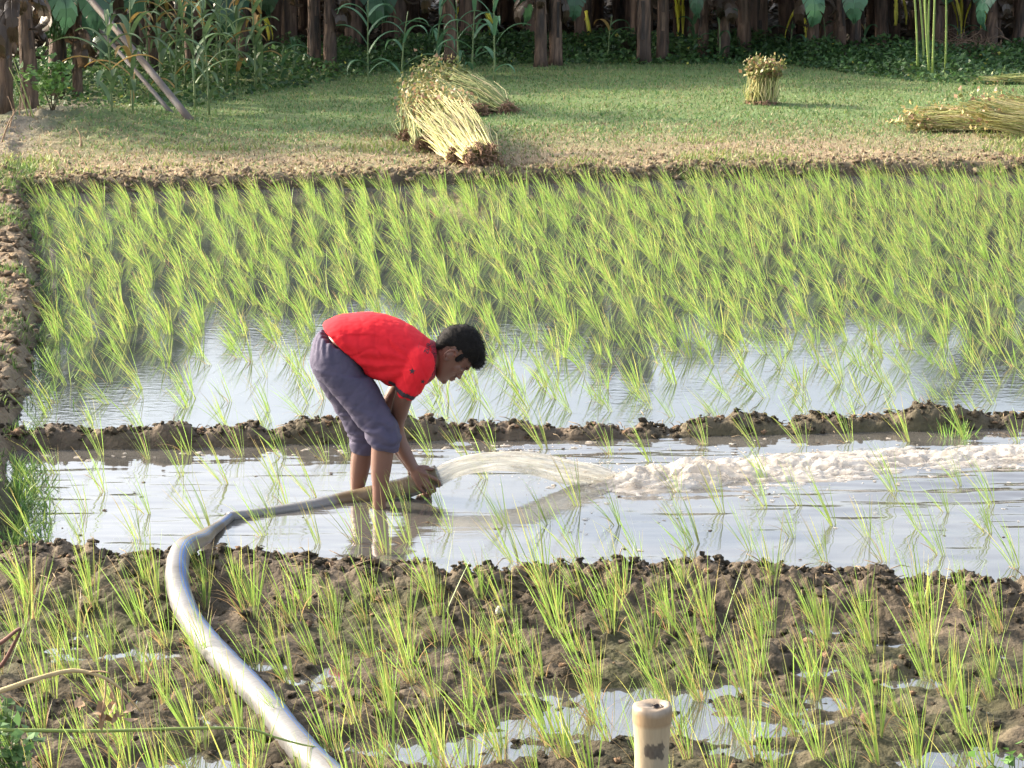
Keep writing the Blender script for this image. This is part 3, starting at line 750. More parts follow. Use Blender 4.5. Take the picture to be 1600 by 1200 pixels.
# ranks behind
k = 0
deep = []
for y0 in (33.4, 34.6, 36.2, 38.0, 40.2, 42.6, 45.0):
    x = -y0*.24-1.2+rg.uniform(0, .5)
    while x < y0*.24+1.2:
        deep.append((x+rg.normal(0, .12), y0+rg.normal(0, .3), y0)); x += rg.uniform(.55, 1.0)+(.15 if y0 > 36 else 0)
for y0 in (33.4, 34.6, 36.2, 38.0, 40.2, 42.6, 45.0):
    row = sorted([d for d in deep if d[2] == y0])
    for k, (x, y, _) in enumerate(row):
        banana(x, y, 'shaded banana stem, %s rank behind the front, %s from left' % (ordn([33.4, 34.6, 36.2, 38.0, 40.2, 42.6, 45.0].index(y0)+1), ordn(k+1)), 'banana plants in the grove', rg.uniform(.85, 1.15))
for k, (x, y) in enumerate([(-6.8, 26), (-7.6, 28.5), (-6.3, 30.2), (-8.4, 25), (-7.0, 23.6), (-9.5, 27), (-6.4, 28), (-5.6, 29.4), (-5.0, 31.4)]):
    banana(x, y, 'banana plant at the left end of grove, partly outside the photo, %s of its group' % ordn(k+1), 'banana plants in the grove', .72)
# big drooping leaves that hang into view
def hanging(px, py, d, az, elev, L_, W, droop, col, seed, label):
    a = Acc(); banana_leaf(a, (0, 0, 0), az, elev, L_, W, droop, np.random.default_rng(seed), col, .3, 14)
    o = a.obj('banana_leaf', M['banana_leaf']); p = PV(px, py, d); o.location = p
    return tag(o, label, 'banana leaf', 'large banana leaves hanging from the grove')
gl = (.05, .115, .06)
hanging(85, -50, 27.5, -.5, .5, 1.7, .62, 2.6, gl, 1, 'largest drooping banana leaf behind the two leaning poles')
hanging(160, -50, 29, -.3, .3, 1.6, .6, 2.2, gl, 2, 'drooping banana leaf between leaning poles and sorghum')
hanging(125, -10, 27.8, -1.4, .1, 1.4, .55, 1.9, gl, 12, 'broad banana leaf hanging left of the thin leaning pole')
hanging(215, -5, 28.8, -1.9, .0, 1.3, .55, 1.6, gl, 13, 'broad banana leaf hanging behind the sorghum stalks')
hanging(552, -35, 31.2, -1.1, .2, 1.2, .4, 2.6, gl, 3, 'upright green banana leaf above the leftmost young maize')
hanging(620, -35, 31.5, -1.8, .1, 1.0, .4, 2.2, gl, 4, 'feathery leaf hanging above the second young maize')
hanging(765, -30, 31.3, -.6, .1, 1.0, .4, 2.4, (.07, .17, .08), 5, 'pale banana leaf hanging right of the tallest maize')
hanging(885, -40, 31.5, -1.4, .0, .95, .4, 2.2, gl, 6, 'dark banana leaf tip above the middle of the field')
hanging(1235, -35, 31.0, -1.2, .2, 1.15, .42, 2.7, (.07, .16, .085), 7, 'torn palm-like leaf hanging right of the standing sheaf')
hanging(1350, -38, 31.2, -1.9, .1, 1.05, .42, 2.5, (.07, .16, .085), 8, 'torn leaf hanging left of the green canes')
hanging(1612, -25, 30.6, -2.7, .3, 1.2, .42, 2.6, (.06, .15, .085), 9, 'torn leaf hanging at the right end of grove')
hanging(1125, -30, 31.4, -2.2, .2, .9, .35, 2.4, gl, 10, 'narrow dark leaf hanging above the standing sheaf')
for k, (px, py, d, az, L_, lab) in enumerate([(110, -60, 26.9, -1.1, 1.5, 'dark banana leaf between fruit bunch and leaning poles'), (255, -20, 29.3, -2.3, 1.5, 'dark banana leaf behind leftmost tall sorghum'), (300, -40, 30.1, -.9, 1.4, 'dark banana leaf behind the middle of the sorghum'),
        (370, -30, 30.4, -1.6, 1.3, 'dark banana leaf behind the right side of sorghum'), (30, -60, 26, -.8, 1.4, 'dark banana leaf over the leftmost banana stems'), (450, -50, 31.6, -1.9, 1.1, 'dark banana leaf above gap right of sorghum'),
        (960, -60, 31.8, -1.0, .9, 'dark banana leaf left of the pale centre stem'), (1050, -60, 31.9, -2.0, .9, 'dark banana leaf right of the pale centre stem'), (1450, -60, 31.7, -1.3, 1.0, 'dark banana leaf behind the green canes'), (1540, -50, 31.0, -1.8, 1.0, 'dark banana leaf above the dry brush heap')]):
    hanging(px, py, d, az, .15, L_, .5, 2.4, (.04, .095, .05), 40+k, lab)
# fruit bunch
a = Acc(); rb = np.random.default_rng(5)
for i in range(9):
    for k in range(9):
        an = k/9*2*PI+i*.3; r = .10-.004*i; z = -.045*i
        p = Vector((r*math.cos(an), r*math.sin(an), z)); q = p+Vector((.03*math.cos(an), .03*math.sin(an), .09))
        add_tube(a, [p, p.lerp(q, .5)+Vector((.02*math.cos(an), .02*math.sin(an), 0)), q], [.012, .017, .007], np.array([.06, .12, .04])*rb.uniform(.8, 1.3), 6)
add_tube(a, [Vector((0, 0, .4)), Vector((0, 0, -.4))], .02, (.08, .12, .05), 6)
o = a.obj('fruit_bunch', M['leaf'], smooth=True); o.location = PV(82, 8, 26.3)
tag(o, 'hanging bunch of green bananas at top left of the grove', 'banana bunch')

# bush builder, then added yellow strips that paint sunlit gaps in the grove
def bush(name, x, y, w, h, n, colr, label, cat, size=(.06, .16), z0=0.0, group=None, seed=0):
    r = np.random.default_rng(seed+int(abs(x)*10)); root = empty(name, (x, y, gz(x, y)))
    t = Acc()
    for k in range(6):
        an = r.uniform(0, 2*PI); e = Vector((math.cos(an)*w*.4, math.sin(an)*w*.4, h*r.uniform(.5, .9)))
        add_tube(t, [Vector((0, 0, -.05)), e*.5+Vector((0, 0, .1*h)), e], [.02*h, .012*h, .004*h], (.10, .08, .05), 5)
    t.obj('stem', M['bark'], root)
    cl = r.normal(0, .33, (9, 3))*np.array([w, w, h*.5])+np.array([0, 0, h*.6])
    P = cl[r.integers(0, 9, n)]+r.normal(0, .15, (n, 3))*np.array([w, w, h*.8]); P[:, 2] = np.abs(P[:, 2])+z0
    V, Fr = leaf_quads(P, r.uniform(*size, n), r)
    cc = np.array(colr)*r.uniform(.65, 1.35, (n, 1)); f = Acc(); f.add(V, Fr, np.repeat(cc, 4, 0)); f.obj('foliage', M['leaf'], root)
    tag(root, label, cat, group); return root
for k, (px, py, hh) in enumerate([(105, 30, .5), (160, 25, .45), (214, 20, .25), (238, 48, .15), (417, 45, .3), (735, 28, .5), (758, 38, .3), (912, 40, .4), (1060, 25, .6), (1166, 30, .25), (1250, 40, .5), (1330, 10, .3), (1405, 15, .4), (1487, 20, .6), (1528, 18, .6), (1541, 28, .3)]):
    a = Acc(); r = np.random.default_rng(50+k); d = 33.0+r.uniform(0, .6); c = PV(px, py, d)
    for j in range(3): banana_leaf(a, (r.normal(0, .05), 0, hh*.5), r.uniform(0, 2*PI), -1.0, hh*1.1, .06, .7, r, np.array([.75, .70, .12])*r.uniform(.7, 1.1), .5, 7)  # leaf-shaped strips, bright yellow colour stands in for sunlight through the gaps
    o = a.obj('sun_gap_strip', M['sun_gap_strip']); o.location = c
    tag(o, 'bright yellow strip added as sunlit gap in the dark grove, %s from left' % ordn(k+1), 'banana leaf', 'yellow strips added as sunlit gaps in the dark grove')

# ------------------------------------------------------------------ maize / sorghum, canes, poles, shrub
def cereal(name, x, y, h, nl, seed, label, cat, group, colr=(.085, .16, .07), dry=.1, leafL=.5, lean=.05):
    r = np.random.default_rng(seed); root = empty(name, (x, y, gz(x, y))); tag(root, label, cat, group)
    s = Acc(); top = Vector((r.normal(0, lean)*h, r.normal(0, lean)*h, h)); P = bez((0, 0, -.03), (0, 0, h*.5), top, 10)
    add_tube(s, P, [.013*(1-.6*i/9) for i in range(10)], np.array([.13, .18, .07]), 6); s.obj('stalk', M['cane'], root)
    f = Acc(); ph = r.uniform(0, 2*PI)
    for k in range(nl):
        t = .2+.78*k/nl; b = P[int(t*9)]; az = ph+k*PI+r.normal(0, .5); L_ = leafL*r.uniform(.7, 1.15)*(.7+.5*math.sin(t*PI)); ns = 9
        e = r.uniform(.75, 1.3); dr = r.uniform(1.4, 2.7); p = b.copy(); pts = [p.copy()]
        for i in range(ns):
            e -= dr/ns*(.4+1.2*i/ns); p = p+Vector((math.cos(az)*math.cos(e), math.sin(az)*math.cos(e), math.sin(e)))*(L_/ns); pts.append(p.copy())
        side = Vector((-math.sin(az), math.cos(az), 0)); V = []
        w = r.uniform(.022, .034)
        for i, q in enumerate(pts):
            ww = w*math.sin(min(PI, (i/ns*.8+.2)*PI))**.7 if i < ns else .002
            V += [q+side*ww+Vector((0, 0, .012)), q, q-side*ww+Vector((0, 0, .012))]
        Fs = []
        for i in range(ns): Fs += [(3*i, 3*i+1, 3*i+4, 3*i+3), (3*i+1, 3*i+2, 3*i+5, 3*i+4)]
        c = np.array([.34, .22, .07]) if r.uniform() < dry else np.array(colr)*r.uniform(.8, 1.3)
        f.add([tuple(v_) for v_ in V], Fs, c)
    f.obj('foliage', M['leaf'], root)
    return root
mz = [(575, 130, 1.0, 8), (628, 130, .85, 6), (682, 118, .95, 9), (716, 112, .9, 6), (738, 122, 1.05, 7), (773, 128, 1.25, 9)]
for k, (px, py, h, nl) in enumerate(mz):
    p = G(px, py, .1)
    cereal('maize_plant', p.x, p.y, h, nl, 200+k, 'young green maize plant at the foot of the grove, %s of six from left' % ordn(k+1), 'maize plant', 'young maize plants below the grove', (.09, .19, .10), .0)
for k, (px, py, h) in enumerate([(1085, 92, .6), (1125, 96, .75), (1235, 92, .5), (1290, 92, .55), (1350, 92, .45), (1500, 88, .4), (950, 96, .6), (460, 122, .5), (440, 128, .45)]):
    p = G(px, py, .1)
    cereal('maize_plant', p.x, p.y, h, 5, 260+k, 'small thin grass-like maize sprout under grove edge, near %s' % ['stem left of standing sheaf', 'the gap above standing sheaf', 'gap right of standing sheaf', 'torn hanging leaf', 'left side of green canes', 'dry brush heap', 'middle of the field edge', 'right side of sorghum stand', 'foot of right sorghum'][k], 'maize sprout', 'small maize sprouts below the grove', (.07, .15, .07), .1, .35)
sg = [(252, 150, 1.5), (275, 160, 1.4), (290, 140, 1.8), (305, 175, 1.3), (318, 145, 1.7), (327, 180, 1.5), (340, 130, 1.8), (355, 140, 1.6), (372, 135, 1.7), (400, 142, 1.6), (408, 140, 1.3), (268, 128, 1.9), (345, 122, 1.9), (208, 190, 1.2), (176, 200, 1.0), (232, 135, 1.7)]
for k, (px, py, h) in enumerate(sorted(sg)):
    p = G(px, py, .1)
    cereal('sorghum_plant', p.x, p.y, h, 11, 300+k, 'tall sorghum stalk with drooping leaves right of the leaning poles, %s from left' % ordn(k+1), 'sorghum', 'tall sorghum plants at the left edge', (.105, .17, .075), .16, .55)
# green canes on the right
cn = [(1434, 118, 1402), (1441, 112, 1420), (1452, 122, 1442), (1455, 116, 1450), (1461, 124, 1452), (1478, 118, 1465), (1448, 108, 1436)]
for k, (px, py, tx) in enumerate(sorted(cn)):
    p = G(px, py, .1); q = PV(tx, -330, p.y+.1)
    a = Acc(); n = 14; P = [p.lerp(q, i/(n-1))+Vector((.03*math.sin(i*.5+k), 0, 0)) for i in range(n)]
    add_tube(a, P, [.014-.0005*i for i in range(n)], (.22, .30, .07), 7)
    for i in range(1, n-1): add_tube(a, [P[i]-Vector((0, 0, .006)), P[i]+Vector((0, 0, .006))], .0165-.0005*i, (.30, .33, .12), 7)
    tag(a.obj('green_cane', M['cane'], smooth=True), 'slender yellow-green cane rising into the grove at right, %s of seven from left' % ordn(k+1), 'cane', 'green canes at the right')
# leaning poles
def pole(p, q, r, label, n=16, seed=0):
    rr = np.random.default_rng(seed); a = Acc(); bend = Vector((rr.normal(0, .04), 0, .05))
    P = [p.lerp(q, i/(n-1))+bend*math.sin(PI*i/(n-1)) for i in range(n)]
    add_tube(a, P, [r*(1.08-.25*i/(n-1))*(1+.06*(i % 4 == 0)) for i in range(n)], (.3, .25, .2), 9)
    return tag(a.obj('leaning_pole', M['pole'], smooth=True), label, 'pole', 'poles leaning into the grove')
pole(G(302, 194, .08), PV(20, -130, 27.3), .036, 'thicker pale weathered pole leaning up to the left', seed=1)
pole(G(272, 182, .08), PV(22, -90, 27.8), .022, 'thinner dark pole leaning behind the thicker one', seed=2)
pole(G(38, 130, .1), PV(-60, 20, 29.0), .03, 'bluish pole slanting between the leftmost banana stems', seed=3)
# leafy shrub at far left
p = G(84, 205, .12)
bush('leafy_shrub', p.x, p.y, .34, .40, 300, (.13, .25, .06), 'bright green leafy shrub beside the bare soil at far left', 'shrub', (.04, .10), .05, None, 3)
# dry twigs and stalks at far left
tw = [((62, 215), (20, 90)), ((52, 215), (14, 105)), ((42, 215), (46, 150)), ((10, 225), (22, 170)), ((0, 235), (30, 165)), ((60, 210), (75, 222)), ((30, 215), (34, 130)), ((26, 212), (12, 150)), ((125, 235), (118, 200)), ((95, 250), (85, 235)), ((5, 250), (45, 262))]
for k, (b, t) in enumerate(tw):
    p = G(*b, .1); q = PV(*t, p.y+.1); a = Acc()
    add_tube(a, bez(p, p.lerp(q, .5)+Vector((.05*math.sin(k), 0, .04)), q, 6), [.010, .009, .008, .007, .005, .003], (.22, .26, .08) if k < 2 else (.26, .17, .10), 5)
    tag(a.obj('dry_stalk', M['bark']), 'thin %s stalk at far left, %s of its cluster' % ('green' if k < 2 else 'dry brown', ordn(k+1)), 'stalk', 'thin stalks at the far left')
# dry brush heap on the right
p = G(1512, 92, .12); r = np.random.default_rng(9); a = Acc()
for i in range(260):
    an = r.uniform(0, PI); l = r.uniform(.2, .55); c = Vector((r.normal(0, .22), r.normal(0, .2), abs(r.normal(.1, .1))))
    dv = Vector((math.cos(an), r.normal(0, .5), r.normal(0, .4))).normalized()*l/2
    add_tube(a, [c-dv, c+Vector((0, 0, .05)), c+dv], [.004, .006, .002], np.array([.17, .11, .07])*r.uniform(.6, 1.5), 4)
for v_ in a.V: v_[:, 2] = np.maximum(v_[:, 2], 0)
o = a.obj('brush_heap', M['bark']); o.location = (p.x, p.y, gz(p.x, p.y)); tag(o, 'heap of dry brown brushwood at the grove edge on the right', 'brush heap')

# ------------------------------------------------------------------ jute sheaves
def sheaf(root_w, tip_w, n, r_root, r_tip, tipn, seed, label, green=0.0, vert=False, name='jute_sheaf', flatten=.75):
    r = np.random.default_rng(seed); root = empty(name, root_w); tag(root, label, 'jute sheaf', 'cut jute sheaves on the field')
    A = Vector(tip_w)-Vector(root_w); L_ = A.length; ax = A.normalized()
    s = ax.cross(Vector((0, 0, 1))); s = s.normalized() if s.length > .1 else Vector((1, 0, 0)); up = s.cross(ax)
    st = Acc()
    for i in range(int(n*1.5)):
        a = r.uniform(0, 2*PI); q = math.sqrt(r.uniform()); q0 = q*r_root; q1 = q*r_tip*r.uniform(.6, 1.5); a2 = a+r.normal(0, .35)
        o0 = s*q0*math.cos(a)+up*q0*math.sin(a)*flatten; o1 = s*q1*math.cos(a2)+up*q1*math.sin(a2)*flatten
        l = L_*(r.uniform(.62, 1.15) if r.uniform() < .8 else r.uniform(.4, .8))*(1.08-.32*q*q); off = ax*r.normal(0, .02)
        p0 = o0+off; p1 = ax*l+o1; pm = (p0+p1)/2+up*.03*r.normal()+s*.02*r.normal()+up*.02
        lowest = -root_w[2]+.03+gz(root_w[0], root_w[1])
        for p_ in (p0, pm, p1): p_.z = max(p_.z, lowest+r.uniform(0, .03))
        g = r.uniform(.75, 1.25)
        c = np.array([[.58, .52, .21], [.46, .47, .16], [.62, .52, .27]])[int(r.integers(3))]*g if r.uniform() > green else np.array([.19, .24, .075])*g
        add_tube(st, [p0, pm, p1], [.0044, .0040, .0028], c, 4, False)
    st.obj('stalks', M['straw'], root)
    rt = Acc(); pt = []; sz = []
    for i in range(int(60*r_root/.12)):
        a = r.uniform(0, 2*PI); q = math.sqrt(r.uniform())*r_root*1.1
        p_ = s*q*math.cos(a)+up*q*math.sin(a)*flatten-ax*r.uniform(-.02, .06); p_.z = max(p_.z, -root_w[2]+gz(root_w[0], root_w[1])+.01)
        pt.append(tuple(p_)); sz.append(r.uniform(.004, .010))
        
        for _ in range(7):
            dv = (-ax+Vector(r.normal(0, .7, 3))).normalized()*r.uniform(.03, .09)
            add_tube(rt, [p_, p_+dv], [.0045, .001], np.array([.32, .20, .13])*r.uniform(.6, 1.3), 3, False)
    lumps(rt, pt, sz, lambda p_, rr: (.27, .17, .115), r, .9, .8)
    rt.obj('roots', M['root'], root)
    tp = Acc(); m = tipn
    t = np.clip(r.normal(.90, .16, m), .45, 1.2); a = r.uniform(0, 2*PI, m); q = np.sqrt(r.uniform(0, 1, m))*r_tip*1.15*np.clip((t-.4)/.5, .3, 1.2)
    P = np.outer(t*L_, np.array(ax))+np.outer(q*np.cos(a), np.array(s))+np.outer(q*np.sin(a)*flatten, np.array(up))
    zmin = -root_w[2]+gz(root_w[0], root_w[1])+.01; P += r.normal(0, .035, (m, 3)); P[:, 2] = np.maximum(P[:, 2], zmin)
    V, Fr = leaf_quads(P, r.uniform(.025, .065, m), r, .8)
    gc = np.array([.19, .215, .07]); bc = np.array([.33, .20, .11]); yc = np.array([.46, .38, .16])
    pk = r.uniform(0, 1, (m, 1)); cc = np.where(pk < .35+green*.5, gc, np.where(pk < .7+green*.2, yc, bc))*r.uniform(.6, 1.3, (m, 1))
    tp.add(V, Fr, np.repeat(cc, 4, 0)); tp.obj('leafy_tips', M['leaf'], root)
    return root
def GP(px, py, z): p = G(px, py, z); return p
sheaf(GP(752, 246, .19), PV(684, 172, 22.7), 300, .17, .26, 900, 1, 'front jute sheaf fanned to the lower right, bright yellow stalks', 0)
sheaf(GP(715, 244, .17), PV(668, 172, 22.8), 180, .11, .20, 600, 2, 'yellow jute sheaf just left of the front one', .05)
sheaf(GP(664, 224, .17), PV(672, 162, 23.3), 150, .10, .20, 650, 3, 'shorter brownish jute sheaf third from the right in front heap', .3)
sheaf(GP(638, 212, .15), PV(660, 158, 23.6), 130, .10, .20, 600, 4, 'leftmost jute sheaf of front heap, with brown root tuft', .45)
sheaf(GP(790, 173, .13), PV(690, 128, 25.9), 240, .12, .26, 1500, 5, 'rear jute heap with dull green leafy tops, roots to the right', .75)
sheaf(GP(745, 176, .13), PV(668, 138, 25.7), 120, .12, .22, 900, 6, 'rear jute sheaf lying low on the left of rear heap', .8)
p = GP(1190, 160, .12); sheaf(p, Vector((p.x+.03, p.y+.05, p.z+.36)), 300, .185, .15, 1900, 7, 'small upright jute sheaf standing alone on the field', .25, flatten=.8)
# lying heap at right edge
for k, (b, t, n, rr, rt, lab) in enumerate([
        ((1552, 198), (1422, 189), 170, .06, .10, 'low jute sheaf at right edge, brown roots toward middle of heap'),
        ((1640, 196), (1450, 178), 260, .09, .13, 'jute sheaf on top of the right heap, yellow stalks'),
        ((1660, 206), (1520, 170), 300, .11, .17, 'jute sheaf at the right frame edge, its yellow stalks sloping down'),
        ((1680, 190), (1560, 165), 200, .09, .17, 'rearmost jute sheaf of right heap with reddish seed tips')]):
    A_ = GP(*b, .16); d = A_.y; B_ = PV(t[0], t[1], d+.15); B_.z = max(B_.z, .14)
    sheaf(A_, B_, int(n*1.3), rr, rt, 260, 20+k, lab, .08)
A_ = GP(1660, 128, .13); B_ = PV(1545, 122, A_.y); B_.z = .16
sheaf(A_, B_, 90, .04, .07, 60, 31, 'thin spread of cut jute lying at the far right edge', .5)

# ------------------------------------------------------------------ hose
DH = 9.93
path = [(G(585, 1270, .045), .048, .046), (G(540, 1235, .045), .048, .046), (G(497, 1196, .045), .047, .045), (G(455, 1150, .05), .047, .045), (G(420, 1105, .05), .046, .045), (G(378, 1060, .055), .045, .044), (G(330, 1010, .06), .045, .044),
        (G(296, 965, .07), .044, .043), (G(279, 920, .10), .044, .043), (G(277, 885, .14), .043, .042), (G(283, 862, .155), .042, .036), (G(296, 851, .135), .045, .036), (G(312, 842, .085), .050, .026), (G(328, 832, .03), .026, .026),
        (G(344, 820, .012), .021, .019), (G(358, 809, .012), .020, .020), (G(362, 807, .012), .022, .021), (G(420, 800, .004), .025, .021), (G(480, 791, .002), .030, .025), (G(550, 778, .006), .038, .034),
        (PV(600, 770, DH), .045, .044), (PV(640, 760, DH), .046, .046), (PV(665, 751, DH), .046, .046), (PV(685, 743, DH), .047, .047)]
P = catmull([p for p, a, b in path], 8); Ra = interp_list([a for p, a, b in path], 8); Rb = interp_list([b for p, a, b in path], 8)
ns = 28; V = []; UV = []; CC = []; ln = 0; prev = None
roll0 = 0
for i, p in enumerate(P):
    t = (P[min(i+1, len(P)-1)]-P[max(i-1, 0)]).normalized()
    side = t.cross(Vector((0, 0, 1)))
    side = side.normalized() if side.length > .25 else (prev-t*prev.dot(t)).normalized()
    if prev is not None and side.dot(prev) < 0: side = -side
    if prev is not None: side = (prev*.5+side*.5); side = (side-t*side.dot(t)).normalized()
    prev = side; up = side.cross(t); ln += (p-P[i-1]).length if i else 0
    wr = 1+.02*math.sin(ln*60)+.015*math.sin(ln*23)
    s_ = i/len(P); stain = 1.0 if s_ < .42 else .0
    for k in range(ns+1):
        a = 2*PI*k/ns; q = p+side*(Ra[i]*wr*math.cos(a))+up*(Rb[i]*wr*math.sin(a)); V.append(tuple(q)); UV.append((k/ns, ln))
        low = s_ > .80 and math.sin(a) < .62
        CC.append((.78, .60, .36) if low else (1, 1, 1) if s_ < .45 or s_ > .60 else (.95, .80, .62))
W = ns+1; Fs = []
for i in range(len(P)-1):
    for k in range(ns): Fs.append((i*W+k, i*W+k+1, (i+1)*W+k+1, (i+1)*W+k))
# open mouth with a rim and inner wall
base = len(V); m = len(P)-1
for j, (sc, bk) in enumerate([(1.0, 0), (.93, .0), (.90, .06), (.88, .16)]):
    t = (P[-1]-P[-2]).normalized()
    for k in range(ns+1):
        v_ = Vector(V[m*W+k]); q = P[-1]+(v_-P[-1])*sc-t*bk; V.append(tuple(q)); UV.append((k/ns, ln)); CC.append((.5, .45, .38))
for j in range(3):
    for k in range(ns): Fs.append((base+j*W+k, base+j*W+k+1, base+(j+1)*W+k+1, base+(j+1)*W+k))
hose = mk_obj('water_hose', mk_mesh('water_hose', np.array(V), np.array(Fs), M['hose'], np.array(CC), np.array(UV), smooth=True))
tag(hose, 'fat translucent plastic irrigation hose with blue stripes held by the boy', 'hose')

# ------------------------------------------------------------------ water jet and foam
JT = [(680, 746), (710, 731), (740, 723), (775, 719), (812, 720), (850, 726), (885, 734), (920, 741), (955, 750), (1000, 757)]
JR = [15, 14, 14, 14, 15, 16, 16, 15, 12, 7]
JD = np.linspace(DH, DH+.32, len(JT))
P = catmull([PV(x, y, d) for (x, y), d in zip(JT, JD)], 10)
s_ = 1/365.; Rr = interp_list([r*s_ for r in JR], 10)
rj = np.random.default_rng(4); V = []; UV = []; ns = 40; ln = 0
for i, p in enumerate(P):
    t = (P[min(i+1, len(P)-1)]-P[max(i-1, 0)]).normalized(); side = t.cross(Vector((0, 0, 1))).normalized(); up = side.cross(t)
    ln += (p-P[i-1]).length if i else 0; f = i/len(P)
    for k in range(ns):
        a = 2*PI*k/ns; n_ = fbm(np.array([math.cos(a)*2.5+ln*1.2]), np.array([math.sin(a)*2.5+ln*.5]), 9, 4)[0]
        n2 = fbm(np.array([math.cos(a)*7+ln*3]), np.array([math.sin(a)*7]), 19, 3)[0]
        r = Rr[i]*(1+(.16+.65*f)*n_+(.08+.45*f)*n2); q = p+side*(r*.9*math.cos(a))+up*(r*math.sin(a)); V.append(tuple(q)); UV.append((k/ns, ln))
Fs = [(i*ns+k, i*ns+(k+1) % ns, (i+1)*ns+(k+1) % ns, (i+1)*ns+k) for i in range(len(P)-1) for k in range(ns)]
jet = mk_obj('water_jet', mk_mesh('water_jet', np.array(V), np.array(Fs), M['jet'], None, np.array(UV), smooth=True))
tag(jet, 'arcing jet of pale muddy water shooting from the hose mouth', 'water jet')

fa = Acc(); rf = np.random.default_rng(12)
fx = [935, 985, 1050, 1120, 1200, 1300, 1400, 1500, 1640]; fy = [752, 748, 742, 733, 728, 722, 712, 708, 703]; fw = [9, 17, 20, 22, 26, 26, 26, 27, 30]
C0 = [G(x, y, .02) for x, y in zip(fx, fy)]
cx = np.array([c.x for c in C0]); cy = np.array([c.y for c in C0]); cw = np.array(fw)*.0105
# lumpy foam sheet
xs_ = np.arange(cx[0]-.1, cx[-1], .012); t = np.linspace(-1.7, 1.7, 90)
Xg, T = np.meshgrid(xs_, t); Yg = np.interp(Xg, cx, cy)+T*np.interp(Xg, cx, cw)
n1 = fbm(Xg*7, Yg*16, 3, 4); n2 = 1-np.abs(fbm(Xg*12, Yg*30, 6, 4))*2.4; n3 = fbm(Xg*22, Yg*50, 16, 2)*.6
env = np.exp(-np.abs(T/(.75+.35*fbm(Xg*2.3, Xg*0+3, 88, 3)))**2.2)*sstep(cx[0]-.1, cx[0]+.12, Xg)
splash = 1+1.1*np.exp(-((Xg-cx[2]-.1)/.35)**2)
Zg = env*(.018+.030*n1+.018*n2)*splash+.005*n3*env-.008+.012*(n2-.45+.5*n3)*np.exp(-np.abs(T)/1.3)
keep = Zg > .0025
i_ = np.arange(Xg.size).reshape(Xg.shape)
Fs = np.stack([i_[:-1, :-1], i_[:-1, 1:], i_[1:, 1:], i_[1:, :-1]], -1)
k4 = keep[:-1, :-1] | keep[:-1, 1:] | keep[1:, 1:] | keep[1:, :-1]
Fs = Fs[k4]
used = np.unique(Fs); remap = np.full(Xg.size, -1); remap[used] = np.arange(len(used))
fa.add(np.stack([Xg.ravel(), Yg.ravel(), Zg.ravel()], 1)[used], remap[Fs])
pts = []; sz = []
for i in range(160):
    f = rf.uniform(0, 1)**.8; x = cx[0]+(cx[-1]-cx[0])*f; w = np.interp(x, cx, cw); q = rf.normal(0, .55); y = np.interp(x, cx, cy)+q*w
    hgt = .035*math.exp(-q*q*3)*rf.uniform(.3, 1.2); s = rf.uniform(.0015, .004)
    pts.append((x, y, hgt if rf.uniform() < .6 else 0.002)); sz.append(s)
for i in range(420):   # thrown drops where the jet lands
    x = cx[0]+rf.uniform(-.1, .75); y = np.interp(x, cx, cy)+rf.normal(0, .09); pts.append((x, y, abs(rf.normal(0, .05)))); sz.append(rf.uniform(.001, .004))
lumps(fa, pts, sz, lambda p, r: (1, 1, 1), rf, .7, .3)
pts = []; sz = []
for i in range(230):   # flat flecks drifting around the stream
    x = rf.uniform(cx[0]-.3, cx[-1]); y = np.interp(x, cx, cy)+rf.normal(0, .42)
    if y < float(near_crest(x))+.15 or y > float(mid_front(x))-.01: continue
    pts.append((x, y, .002)); sz.append(rf.uniform(.004, .016)*rf.uniform(.3, 1))
for i in range(70):
    x = rf.uniform(-2.4, .4); y = float(mid_front(x))-abs(rf.normal(0, .16))-.02; pts.append((x, y, .002)); sz.append(rf.uniform(.003, .018))
lumps(fa, pts, sz, lambda p, r: (1, 1, 1), rf, .08, .8)
pts = []; sz = []
for i in range(650):
    q = P[int(rf.integers(20, len(P)))]; pts.append((q.x+rf.normal(0, .03), q.y+rf.normal(0, .03), max(.003, q.z+rf.normal(0, .045)))); sz.append(rf.uniform(.001, .0032))
lumps(fa, pts, sz, lambda p, r: (1, 1, 1), rf, .8, .2)
tag(fa.obj('foam', M['foam'], smooth=True), 'white churning foam where the jet lands and runs right', 'foam', kind='stuff')
# dark debris flecks on water
da = Acc(); pts = []; sz = []
for i in range(45):
    x = rf.uniform(-2.3, 2.4); y = rf.uniform(8.8, 11.0) if i < 90 else rf.uniform(11.4, 15)
    if y < float(near_crest(x))+.12 or x < left_edge(y): continue
    pts.append((x, y, .002)); sz.append(rf.uniform(.003, .011))
lumps(da, pts, sz, lambda p, r: (.10, .07, .05), rf, .2, .6)
tag(da.obj('floating_debris', M['clod'], smooth=True), 'small dark bits of debris floating on the flooded plots', 'debris', kind='stuff')
# pale shell lump in foreground mud
p = G(782, 967, .03); a = Acc(); lumps(a, [(0, 0, .012)], [.024], lambda p, r: (.55, .52, .46), rf, .8, .1)
o = a.obj('pale_stone', M['clod'], smooth=True); o.location = (p.x, p.y, gz(p.x, p.y)); tag(o, 'small pale rounded stone lying in the foreground mud', 'stone')

